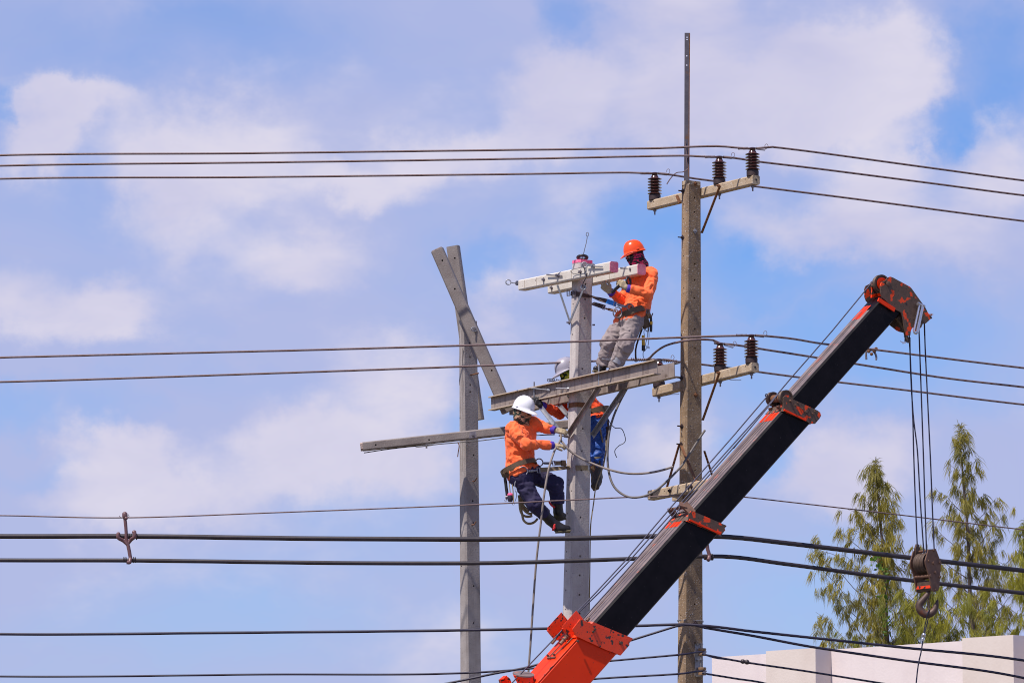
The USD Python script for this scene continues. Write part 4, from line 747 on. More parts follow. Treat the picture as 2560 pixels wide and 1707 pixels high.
# ------------------------------------------------------------------ crane: telescopic boom reaching up to the right
K0, K1 = J('B1', 440, 953, -4.5), J('Z5', 640, 620, -2.0)
CU = unit(K1 - K0); CL = unit(V(-CU[1], CU[0], 0)); CT = np.cross(CU, CL) * (1 if np.cross(CU, CL)[2] > 0 else -1)      # along, to the far side, up out of the boom
CR = -CL                                                                                                                      # the side face that looks at us
def bs(r, x, y):
    """distance along the boom of a pixel on its near upper edge"""
    q = onplane(*px(r, x, y), K0, CR); return float(np.dot(q - K0, CU))
def bp(s, l=0.0, t=0.0): return K0 + CU * s + CL * l + CT * t
def loc(r, x, y, l=0.0):
    """(along, up) in the boom's own axes of a pixel on the plane l metres behind the near side face"""
    q = onplane(*px(r, x, y), K0 + CL * l, CR); return float(np.dot(q - K0, CU)), float(np.dot(q - K0, CT))
def edge_t(r, x, y): return loc(r, x, y)[1]
def perp(r, x0, y0, x1, y1):
    """height of the near side face between two pixels on its edges"""
    a, b = onplane(*px(r, x0, y0), K0, CR), onplane(*px(r, x1, y1), K0, CR); return abs(float(np.dot(b - a, CT)))
crane = thing('mobile_crane', 'orange red mobile crane with a black telescopic boom reaching up to the right', 'crane', bp(-7.2, .2, -1.0) * V(1, 1, 0))
def section(name, s0, s1, h, w, t0, m, l0, ch=.03, label=None):
    a, b = bp(s0, l0 + w / 2, t0 - h / 2), bp(s1, l0 + w / 2, t0 - h / 2)
    T = basis(a, b, CT); sec = cham(w, h, ch)
    mm = prism(a, b, sec, up=CT); dv = mm.vertices - K0; late = (dv @ CU) > (s0 + s1) / 2
    mm.vertices = mm.vertices + (late * (t0 - dv @ CT) * .53)[:, None] * CU                   # each section ends on the slant, like its collar
    return part(crane, name, mm, m, 30, label=label)
S_c0a, S_c0b = bs('B1', 865, 470), bs('B1', 1040, 345)
S_c1a, S_c1b = bs('B5', 775, 1065), bs('B5', 875, 965)
S_c2a, S_c2b = bs('B6', 860, 730), bs('B6', 1085, 480)
S_hd = bs('Z5', 640, 620)
H0 = perp('B1', 650, 710, 1255, 650) if False else .50
H0 = abs(loc('B1', 1000, 953)[1] - loc('B1', 440, 953)[1])
t1 = loc('B1', 1180, 200)[1]; t1 = loc('B5', 500, 1370)[1]
H1 = abs(loc('B5', 880, 1568)[1] - loc('B5', 330, 1568)[1])
t2 = loc('B5', 1354, 400)[1]; H2 = abs(loc('B5', 1833, 400)[1] - t2)
t3 = loc('Z5', 285, 1000)[1]; H3 = abs(loc('Z5', 815, 1000)[1] - t3)
W0, W1, W2, W3 = .46, .41, .37, .30
l1, l2, l3 = .025, .045, .075
# shift each section sideways so that all share one centre plane; the measured edges are kept by moving the upper edge along the line of sight
def place(tm, l):
    """upper edge height for a face set back by l, so that it is seen at the measured height tm"""
    q = K0 + CT * tm + CU * 3; d = q - CAM; f = (np.dot(K0 + CL * l - CAM, CR)) / np.dot(d, CR); return float(np.dot(CAM + d * f - K0, CT))
T1, T2, T3 = place(t1, l1), place(t2, l2), place(t3, l3)
H1 *= 1.0
print('boom', CU, 'H', H0, H1, H2, H3, 't', t1, t2, t3, T1, T2, T3, 'S', S_c0a, S_c1a, S_c2a, S_hd)
bsec = section('boom_section', -7.0, S_c0a + .02, H0, W0, 0.0, 'red', 0.0, .02, 'orange red outer boom section')
s1p = section('boom_section', S_c0b - .15, S_c1a + .02, H1, W1, T1, 'boomblack', l1, .018, 'lower black boom section')
s2p = section('boom_section', S_c1b - .12, S_c2a + .02, H2, W2, T2, 'boomblack', l2, .018, 'middle black boom section')
s3p = section('boom_section', S_c2b - .2, S_hd + .16, H3, W3, T3, 'boomblack', l3, .016, 'upper black boom section')
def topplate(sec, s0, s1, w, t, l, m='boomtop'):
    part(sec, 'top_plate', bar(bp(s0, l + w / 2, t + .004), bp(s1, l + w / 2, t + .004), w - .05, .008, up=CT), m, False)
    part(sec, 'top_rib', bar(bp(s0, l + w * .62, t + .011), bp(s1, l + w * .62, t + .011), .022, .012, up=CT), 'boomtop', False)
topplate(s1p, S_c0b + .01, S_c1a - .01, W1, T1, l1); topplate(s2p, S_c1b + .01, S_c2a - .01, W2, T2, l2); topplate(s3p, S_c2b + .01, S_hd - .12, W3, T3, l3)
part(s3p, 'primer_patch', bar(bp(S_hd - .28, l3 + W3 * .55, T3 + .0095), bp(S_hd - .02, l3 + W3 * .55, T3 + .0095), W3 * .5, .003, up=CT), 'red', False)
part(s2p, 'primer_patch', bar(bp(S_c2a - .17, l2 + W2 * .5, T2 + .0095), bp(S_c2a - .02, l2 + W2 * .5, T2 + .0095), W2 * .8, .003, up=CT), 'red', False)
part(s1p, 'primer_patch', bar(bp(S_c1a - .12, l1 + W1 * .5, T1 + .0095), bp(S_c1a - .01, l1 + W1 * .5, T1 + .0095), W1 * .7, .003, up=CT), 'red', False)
# collars
def collar(name, poly, l, th, m, label=None):
    """side plate traced at its place on the near side of the boom"""
    q = [onplane(*px(*p), K0 - CL * (-l), CR) for p in poly]; return plate(q, CR, th)
def ringcollar(s0, s1, h, w, t0, l0, g, m, name='collar', label=None):
    a, b = bp(s0, l0 + w / 2, t0 - h / 2), bp(s1, l0 + w / 2, t0 - h / 2); o = manifold(prism(a, b, cham(w + 2 * g, h + 2 * g, .02), up=CT)); i = manifold(prism(a - CU * .05, b + CU * .05, cham(w - .01, h - .01, .02), up=CT)); 
    mm = tri(o - i); k = np.clip((t0 - (mm.vertices - K0) @ CT) / h, -.1, 1.1) * h * .53; mm.vertices = mm.vertices + k[:, None] * CU      # the collars are cut on the slant
    return part(crane, name, mm, m, 30, label=label)
c0 = ringcollar(S_c0a, S_c0b, H0, W0, 0.0, 0.0, .022, 'redworn', label='big chipped orange collar of the outer boom section')
part(c0, 'side_plate', collar('p', [('B1', 805, 385), ('B1', 885, 280), ('B1', 1050, 345), ('B1', 1365, 485), ('B1', 1400, 510), ('B1', 1400, 555), ('B1', 1310, 660), ('B1', 1150, 600), ('B1', 845, 460)], -.026, .018, 'redworn'), 'redworn', 20)
for x, y in ((1035, 388), (1018, 412), (1310, 530), (855, 512)):
    q = onplane(*px('B1', x, y), K0 - CL * .026, CR); part(c0, 'bolt', rod(q, q + CR * .02, .020 if x > 1200 else .014), 'darkiron')
for (x0, y0, x1, y1, l, nm) in ((620, 405, 715, 300, .40, 'a'), (770, 385, 880, 285, .16, 'b')):
    a = onplane(*px('B1', (x0 + x1) / 2 - 10, (y0 + y1) / 2 + 20), K0 + CL * l, CR)
    part(c0, 'roller_bracket', MB().add(bar(a - CU * .13, a + CU * .13, .07, .16, up=CT), bar(a - CU * .14 + CT * .02 + CR * .037, a + CU * .14 + CT * .02 + CR * .037, .006, .20, up=CT)), 'redworn', False)
a = onplane(*px('B1', 740, 470), K0 + CL * .15, CR)
part(c0, 'hydraulic_fitting', MB().add(rod(a - CU * .12, a + CU * .13, .024, 12), ring(a, CU, .027, .007, 14, 6), ring(a + CU * .04, CU, .027, .007, 14, 6), ring(a - CU * .05, CU, .027, .007, 14, 6)), 'hookiron', 40)
def ontop(r, x, y, t=0.0): return onplane(*px(r, x, y), bp(0, 0, t), CT)
g0, g1 = ontop('B1', 540, 690, .012), ontop('B1', 622, 682, .012)
part(bsec, 'stop_bar', bar(g0, g1, .018, .02, up=CT), 'hookiron', False)
part(bsec, 'guide_rod', tube([ontop('B1', 555, 676, .012), ontop('B1', 655, 572, .012), ontop('B1', 700, 520, .02)], .007, 6), 'hookiron')
part(bsec, 'guide_rod', tube([ontop('B1', 612, 662, .012), ontop('B1', 720, 560, .012), ontop('B1', 800, 480, .02)], .007, 6), 'hookiron')
part(bsec, 'edge_strip', bar(bp(-3, .018, .002), bp(S_c0a - .02, .018, .002), .03, .008, up=CT), 'redworn', False)
for x, y in ((552, 672), (617, 662)):
    q = ontop('B1', x, y, .01); part(bsec, 'bolt', rod(q, q + CT * .03, .014), 'hookiron')
# the stub and the guide post on the top of the outer section
q = ontop('P6', 1090, 1400, 0.0); qa = onplane(*px('P6', 900, 1120), q, CR)
part(bsec, 'post_stub', manifold(rod(q - CT * .1 + CU * -.05, qa + (qa - q) * .45, .105, 20)) .split_by_plane(unit(V(.05, -.30, .95)).tolist(), float(np.dot(unit(V(.05, -.30, .95)), qa)))[1], 'redworn', 40)
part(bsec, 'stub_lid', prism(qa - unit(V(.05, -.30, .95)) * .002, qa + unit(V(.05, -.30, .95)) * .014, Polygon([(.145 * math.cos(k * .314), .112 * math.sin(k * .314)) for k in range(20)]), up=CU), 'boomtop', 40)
k0 = [onplane(*px('P6', x, y), K0 + CL * .42, CR) for x, y in ((165, 1270), (240, 1255), (310, 1175), (400, 1195), (460, 1250), (492, 1330), (510, 1440), (420, 1600), (250, 1600), (195, 1400))]
part(bsec, 'guide_lug', plate(k0, CR, .06), 'redworn', 20)
part(bsec, 'guide_lug', bar(onplane(*px('P6', 175, 1275), K0 + CL * .40, CR), onplane(*px('P6', 300, 1165), K0 + CL * .40, CR), .09, .012, up=CT), 'red', False)
# collar of the lower black section
c1 = ringcollar(S_c1a - .02, S_c1b - .01, H1, W1, T1, l1, .012, 'redrust', label='rust worn orange collar of the lower black section')
part(c1, 'side_plate', plate([onplane(*px('B5', x, y), K0 + CL * (l1 - .02), CR) for x, y in ((790, 1068), (795, 1000), (830, 958), (885, 985), (1195, 1140), (1230, 1160), (1240, 1200), (1195, 1255), (1130, 1240), (960, 1150))], CR, .016), 'redrust', 20)
part(c1, 'side_rib', bar(onplane(*px('B5', 800, 1072), K0 + CL * (l1 - .03), CR), onplane(*px('B5', 1180, 1245), K0 + CL * (l1 - .03), CR), .016, .022, up=CT), 'red', False)
b0_, b1_ = onplane(*px('B5', 735, 880), K0 + CL * (l1 + .10), CR), onplane(*px('B5', 810, 960), K0 + CL * (l1 + .02), CR)
part(c1, 'rope_guide', MB().add(bar(b1_ - CT * .05, b0_, .05, .09, up=CU), bar(onplane(*px('B5', 680, 880), K0 + CL * (l1 + .12), CR), onplane(*px('B5', 770, 905), K0 + CL * (l1 + .08), CR), .11, .02, up=CT)), 'hookiron', False)
part(c1, 'rope_guide', bar(onplane(*px('B5', 570, 945), K0 + CL * (l1 + .36), CR), onplane(*px('B5', 640, 1040), K0 + CL * (l1 + .34), CR), .05, .07, up=CU), 'darkiron', False)
part(c1, 'guide_roller', rod(onplane(*px('B5', 545, 950), K0 + CL * (l1 + .38), CR), onplane(*px('B5', 740, 920), K0 + CL * (l1 + .08), CR), .020, 12), 'hookiron')
# collar of the middle section with its pair of sheaves
c2_ = ringcollar(S_c2a, S_c2b - .06, H2, W2, T2, l2, .012, 'redrust', label='chipped orange collar with a pair of rope sheaves')
part(c2_, 'side_plate', plate([onplane(*px('B6', x, y), K0 + CL * (l2 - .02), CR) for x, y in ((860, 735), (855, 465), (910, 415), (980, 420), (1060, 500), (1600, 745), (1660, 790), (1680, 860), (1650, 920), (1550, 1035), (1440, 1030), (1330, 950))], CR, .016), 'redrust', 20)
part(c2_, 'side_rib', bar(onplane(*px('B6', 872, 735), K0 + CL * (l2 - .03), CR), onplane(*px('B6', 1350, 960), K0 + CL * (l2 - .03), CR), .016, .022, up=CT), 'red', False)
for x, y in ((1165, 580), (1120, 630), (1345, 770), (1400, 690), (1545, 765), (1500, 815), (1270, 710)):
    q = onplane(*px('B6', x, y), K0 + CL * (l2 - .02), CR); part(c2_, 'bolt', rod(q, q + CR * .014, .016 if x == 1345 else .011), 'hookiron')
def sheave(t, c, R_, w, m='darkiron', name='sheave'):
    part(t, name, lathe([(0, -w / 2), (R_ * .30, -w / 2), (R_ * .32, -w * .32), (R_ * .80, -w * .32), (R_ * .84, -w / 2), (R_, -w / 2), (R_, -w * .38), (R_ * .86, 0), (R_, w * .38), (R_, w / 2), (R_ * .84, w / 2), (R_ * .80, w * .32), (R_ * .32, w * .32), (R_ * .30, w / 2), (0, w / 2)], c, c + CL, 32), m, 30)
n_c = onplane(*px('B6', 905, 470), K0 + CL * (l2 + .02), CR); f_c = n_c + CL * .33
f_c = onplane(*px('B6', 622, 500), n_c + CL * .31, CR)
sheave(c2_, n_c, .094, .055); sheave(c2_, f_c, .088, .055)
part(c2_, 'sheave_axle', rod(n_c, f_c, .048, 16), 'rust')
part(c2_, 'bracket', bar(f_c - CT * .20 + CL * .03, f_c + CL * .03, .02, .09, up=CU), 'darkiron', False)
for x, y, l in ((740, 665, .06), (770, 700, .06), (575, 705, .30), (590, 740, .30), (1010, 538, -.03)):
    q = onplane(*px('B6', x, y), K0 + CL * (l2 + l), CR); part(c2_, 'pin', rod(q - CL * .03, q + CL * .03, .014), 'hookiron')
part(c2_, 'rope_anchor', ring(onplane(*px('B6', 487, 418), f_c, CR), CR, .016, .006, 12, 6), 'steelrope')
# boom head
hp = lambda pts, l: [onplane(*px('Z5', x, y), K0 + CL * l, CR) for x, y in pts]
HEAD = ((662, 350), (680, 300), (752, 262), (775, 225), (822, 206), (868, 222), (1145, 372), (1175, 405), (1330, 622), (1385, 690), (1440, 800), (1490, 850), (1508, 888), (1480, 898), (1405, 968), (1352, 980), (1330, 1032), (1295, 1062), (1240, 1050), (1195, 1030), (1155, 1088), (1150, 1160), (1088, 1162), (1050, 1040), (1030, 900), (1000, 790), (912, 748), (690, 545), (665, 470))
LH0, LH1 = l3 - .022, l3 + W3 + .004
hd = part(crane, 'boom_head', plate(hp(HEAD, LH0), CR, .018), 'redrust', 20, label='rust brown boom head plate with chipped orange paint')
far_head = [(p - K0 - CL * LH0) for p in hp([q for q in HEAD if q not in ((1155, 1088), (1150, 1160), (1088, 1162), (1050, 1040))], LH0)]
part(crane, 'boom_head', plate([K0 + CL * (LH1 + .018) + q for q in far_head], CR, .018), 'redrust', 20, label='far plate of the boom head')
o1, o2 = hp(((1145, 378), (1325, 622)), LH0); part(hd, 'head_cover', MB().add(bar(o1 + CL * (W3 / 2 + .01) - CT * .02, o2 + CL * (W3 / 2 + .01) - CT * .02, W3 + .01, .012, up=np.cross(CL, o2 - o1))), 'darkiron', False)
o1, o2 = hp(((820, 210), (1140, 372)), LH0); part(hd, 'head_cover', bar(o1 + CL * (W3 / 2 + .01) - CT * .012, o2 + CL * (W3 / 2 + .01) - CT * .012, W3 + .01, .012, up=np.cross(CL, o2 - o1)), 'darkiron', False)
part(hd, 'head_lip', bar(*[q - CR * .02 for q in hp(((640, 575), (905, 748)), LH0 - .03)], .02, .05, up=CT), 'red', False)
part(hd, 'head_plate', plate([onplane(*px('Z5', x, y), K0 + CL * (l3 + W3 * .5), CR) for x, y in ((522, 500), (670, 470), (685, 525), (522, 548))], CR, .03), 'red', False)
part(hd, 'head_plate', plate([onplane(*px('Z5', x, y), K0 + CL * (LH1 - .03), CR) for x, y in ((518, 330), (560, 230), (700, 185), (760, 250), (680, 480), (522, 500))], CR, .02), 'redrust', False)
hs = onplane(*px('Z5', 672, 325), K0 + CL * (LH0 + .10), CR)
sheave(hd, hs, .115, .05, 'darkiron'); part(hd, 'sheave_disc', rod(hs - CL * .024, hs - CL * .014, .078, 24), 'red', 30)
part(hd, 'sheave_axle', rod(hs - CL * .1, hs + CL * .2, .022), 'darkiron')
part(hd, 'pin_plate', lathe([(0, 0), (.032, 0), (.032, .01), (.02, .014), (0, .014)], hp(((790, 322),), LH0)[0], hp(((790, 322),), LH0)[0] + CR, 16), 'hookiron', 30)
q = hp(((1082, 650),), LH0)[0]; part(hd, 'bolt_hole', rod(q - CR * .01, q + CR * .002, .013), 'blackp')
hs2 = onplane(*px('Z5', 1230, 880), K0 + CL * (LH0 + .10), CR); sheave(hd, hs2, .085, .05); hs3 = hs2 + CL * .12; sheave(hd, hs3, .085, .05)
part(hd, 'sheave_axle', rod(hs2 - CL * .12, hs3 + CL * .1, .020), 'darkiron')
m0, m1 = onplane(*px('Z5', 1330, 670), K0 + CL * (LH0 - .05), CR), onplane(*px('Z5', 1238, 1100), K0 + CL * (LH0 - .05), CR)
sd = unit(np.cross(m1 - m0, CR)); part(hd, 'rope_keeper', MB().add(loop([m0 + sd * .028, m1 + sd * .030, m1 + unit(m1 - m0) * .028 + sd * .012], [m1 + unit(m1 - m0) * .028 - sd * .012, m1 - sd * .030, m0 - sd * .028], .0135), bar(m0, m1, .012, .045, up=CR)), 'chrome', 40)
part(hd, 'keeper_bolt', MB().add(rod(m0 - sd * .05, m0 + sd * .05, .018), hexn(m0 + sd * .04, m0 + sd * .06, .024)), 'chrome', 30)
q = hp(((1475, 830),), LH0)[0]; part(hd, 'keeper_bolt', MB().add(rod(q + CL * .02, q - CL * .05, .012), hexn(q, q + CR * .02, .02)), 'chrome', 30)
part(hd, 'rope_end_lug', plate([onplane(*px('Z5', x, y), K0 + CL * (LH0 + .06), CR) for x, y in ((935, 880), (1000, 800), (1130, 860), (1175, 960), (1150, 1165), (1088, 1165), (1045, 1035))], CR, .05), 'darkiron', 20)
q = onplane(*px('Z5', 1105, 1215), K0 + CL * (LH0 + .05), CR)
part(hd, 'rope_clip', MB().add(bar(q + V(-.03, 0, .04), q + V(.02, 0, -.05), .05, .04), hexn(q + V(-.04, 0, .02), q + V(.0, 0, .02), .02), hexn(q + V(-.04, 0, -.02), q + V(.0, 0, -.02), .02)), 'darkiron', 20)
part(hd, 'frayed_end', MB().add(tube(curve([q, onplane(*px('Z5', 1060, 1275), q, CR), onplane(*px('Z5', 985, 1257), q, CR)], .01), .006, 5), tube(curve([q, onplane(*px('Z5', 1080, 1280), q, CR), onplane(*px('Z5', 1015, 1292), q, CR)], .01), .005, 5)), 'chrome')
# winch ropes along the boom
def rope_on(l, pts, lab=None): part(crane, 'winch_rope', tube([onplane(*px(*p), K0 + CL * l, CR) for p in pts], .0085, 8), 'steelrope', 60, label=lab)
rope_on(.20, [('Z5', 535, 285), ('B4', 2352, 135), ('B4', 2100, 425), ('B6', 1060, 0), ('B6', 735, 385), ('B6', 520, 640), ('B4', 1100, 1568), ('B5', 1470, 0), ('B5', 70, 1568), ('B1', 1085, 0), ('B1', 850, 225), ('B1', 640, 455), ('B1', 165, 953), ('B1', -300, 1450)])
rope_on(.30, [('B6', 490, 455), ('B4', 1180, 1375), ('B5', 1380, 0), ('B5', 560, 935), ('B5', 20, 1568), ('B1', 1050, 0), ('B1', 830, 228), ('B1', 600, 520)])
rope_on(.12, [('B6', 745, 395), ('B6', 530, 660), ('B4', 1145, 1568), ('B5', 1505, 0), ('B5', 700, 915), ('B5', 140, 1568), ('B1', 1165, 0), ('B1', 920, 272)])
part(crane, 'rope_ferrule', rod(onplane(*px('B1', 588, 536), K0 + CL * .3, CR), onplane(*px('B1', 625, 492), K0 + CL * .3, CR), .016), 'hookiron')
part(crane, 'rope_ferrule', rod(onplane(*px('B1', 955, 298), K0 + CL * .12, CR), onplane(*px('B1', 975, 270), K0 + CL * .12, CR), .020), 'hookiron')
# hoist ropes from the head down to the block
YB = hs2[1] + .02
HR = [(('Z5', 1140, 1165), ('B3', 1765, 0), ('B3', 1772, 300), ('B3', 1785, 620), ('B3', 793, 862)), ]
for pts in ([('Z5', 1130, 1165), ('Z5', 1150, 1568), ('B3', 762, 0), ('B3', 770, 300), ('B3', 783, 650), ('B3', 793, 880)],
            [('Z5', 1142, 1200), ('B3', 766, 0), ('B3', 795, 250), ('B3', 815, 600), ('B3', 838, 930)],
            [('Z5', 1290, 1060), ('Z5', 1308, 1568), ('B3', 825, 0), ('B3', 832, 200), ('B3', 845, 600), ('B3', 856, 930)],
            [('Z5', 1378, 960), ('Z5', 1400, 1568), ('B3', 868, 0), ('B3', 880, 250), ('B3', 896, 650), ('B3', 908, 920)]):
    part(crane, 'hoist_rope', tube(curve([J(*p, YB) for p in pts], .1), .0090, 8), 'steelrope', 60)
# simple base below the frame so that the boom stands on something
tb = bp(-6.4, W0 / 2, -H0 * .5)
part(crane, 'turret', MB().add(bar(V(tb[0] - .5, tb[1], 1.2), V(tb[0] + .9, tb[1], 1.2), 1.1, 1.0, .06), bar(V(tb[0] - .2, tb[1] - .36, 1.6), V(tb[0] + .35, tb[1] - .36, 2.3), .06, .7), bar(V(tb[0] - .2, tb[1] + .36, 1.6), V(tb[0] + .35, tb[1] + .36, 2.3), .06, .7)), 'red', False)
part(crane, 'chassis', MB().add(bar(V(tb[0] - 4.5, tb[1], .72), V(tb[0] + 2.2, tb[1], .72), 2.2, .36, .04)), 'darkiron', False)
part(crane, 'outrigger', MB().add(bar(V(tb[0] + .9, tb[1] - 1.9, .55), V(tb[0] + .9, tb[1] + 1.9, .55), .22, .22), rod(V(tb[0] + .9, tb[1] - 1.8, .02), V(tb[0] + .9, tb[1] - 1.8, .6), .06), rod(V(tb[0] + .9, tb[1] + 1.8, .02), V(tb[0] + .9, tb[1] + 1.8, .6), .06)), 'darkiron', False)
part(crane, 'lift_cylinder', MB().add(rod(V(tb[0] + .9, tb[1], 1.5), bp(-2.9, W0 / 2, -H0), .07, 14), rod(V(tb[0] + .9, tb[1], 1.5), V(tb[0] + .9, tb[1], 1.5) * .45 + bp(-2.9, W0 / 2, -H0) * .55, .11, 14)), 'redworn', 30)
for wx in (-3.6, -.6):
    for wy in (-1.0, 1.0):
        c = V(tb[0] + wx, tb[1] + wy, .5); w = part(crane, 'wheel', lathe([(0, -.13), (.3, -.13), (.46, -.14), (.5, -.09), (.5, .09), (.46, .14), (.3, .13), (0, .13)], c, c + V(0, 1, 0), 28), 'blackp', 30)

# hook block
def hb(x, y, Y): return J('H', x, y, Y)
BY = YB - .05
NB = unit(V(.62, -.78, .0)); LBv = V(-NB[1], NB[0], 0); LBv = LBv if LBv[1] > 0 else -LBv        # cheek plates look along NB (towards us and right)
pc = hb(455, 420, BY)
hk = thing('hook_block', 'brown iron hook block with two cheek plates hanging from the boom head ropes', 'hook block', hb(400, 700, BY))
cheek = [onplane(*px('H', x, y), pc, NB) for x, y in ((412, 212), (485, 207), (520, 300), (538, 340), (533, 420), (520, 600), (505, 632), (470, 642), (445, 625), (418, 480), (382, 365), (378, 330))]
part(hk, 'cheek_plate', plate(cheek, NB, .018), 'hookiron', 20)
off = onplane(*px('H', 285, 450), pc - NB * .27, NB) - onplane(*px('H', 428, 450), pc, NB)
off = -NB * .27
part(hk, 'cheek_plate', plate([c + off for c in cheek], NB, .018), 'hookiron', 20)
lugp = [onplane(*px('H', x, y), pc - NB * .26, NB) for x, y in ((280, 205), (295, 158), (312, 162), (332, 222), (300, 300), (278, 290))]
part(hk, 'rope_lug', plate(lugp, NB, .03), 'darkiron', 20)
ctr = sum(cheek) / len(cheek); up_c = onplane(*px('H', 450, 345), pc, NB)
for k, f in enumerate((.28, .5, .72)):
    c = up_c - NB * (.27 * f); part(hk, 'sheave', lathe([(0, -.02), (.10, -.02), (.125, -.028), (.128, -.02), (.108, 0), (.128, .02), (.125, .028), (.10, .02), (0, .02)], c, c + NB, 28), 'darkiron', 30)
for x, y, r_ in ((415, 330, .016), (525, 348, .016), (480, 447, .016), (430, 480, .019), (522, 492, .016), (462, 352, .02), (465, 222, .016), (480, 622, .014)):
    a = onplane(*px('H', x, y), pc, NB); part(hk, 'cross_pin', rod(a - NB * .29, a + NB * .014, r_, 10), 'hookiron')
a = onplane(*px('H', 470, 575), pc, NB); part(hk, 'swivel_block', MB().add(bar(a - NB * .26, a - NB * .02, .10, .13, .015)), 'darkiron', 20)
part(hk, 'swivel_band', bar(a - NB * .265 + V(0, 0, -.02), a - NB * .015 + V(0, 0, -.02), .116, .035), 'redworn', False)
hpts = [(402, 618), (405, 660), (375, 700), (325, 760), (318, 810), (350, 855), (400, 870), (455, 845), (485, 790), (500, 735)]
hr = [.026, .033, .040, .044, .047, .049, .048, .043, .033, .016]
hkY = BY + .10; hp3 = [hb(x, y, hkY) for x, y in hpts]; cc = curve(hp3, .012); rr = np.interp(np.linspace(0, 1, len(cc)), np.linspace(0, 1, len(hr)), hr)
part(hk, 'hook', tube(cc, rr, 14), 'hookdark', 60)
part(hk, 'hook_tip', ball(hp3[-1], .017), 'hookdark', 60)
sl = thing('sling', 'thin dark wire sling looped over the crane hook and hanging down to the left', 'sling', hb(290, 1560, hkY))
part(sl, 'sling_loop', tube(curve([hb(360, 1062, hkY), hb(375, 980, hkY), hb(393, 900, hkY - .04), hb(404, 850, hkY - .055), hb(415, 825, hkY - .04), hb(418, 820, hkY + .01), hb(412, 890, hkY + .05), hb(392, 980, hkY + .01), hb(368, 1062, hkY)], .015), .0065, 6), 'steelrope', 60)
part(sl, 'sling_rope', tube(curve([hb(364, 1060, hkY), hb(354, 1130, hkY), hb(335, 1250, hkY), hb(312, 1350, hkY), hb(297, 1450, hkY), hb(286, 1560, hkY), hb(270, 1700, hkY), V(*(hb(240, 1900, hkY)[:2]), 1.5)], .08), .0095, 6), 'steelrope', 60)
part(sl, 'ferrule', MB().add(hexn(hb(350, 1078, hkY), hb(378, 1078, hkY), .022), ball(hb(362, 1078, hkY), .026), ball(hb(352, 1122, hkY), .020), rod(hb(360, 1100, hkY), hb(346, 1138, hkY), .016)), 'chrome', 40)

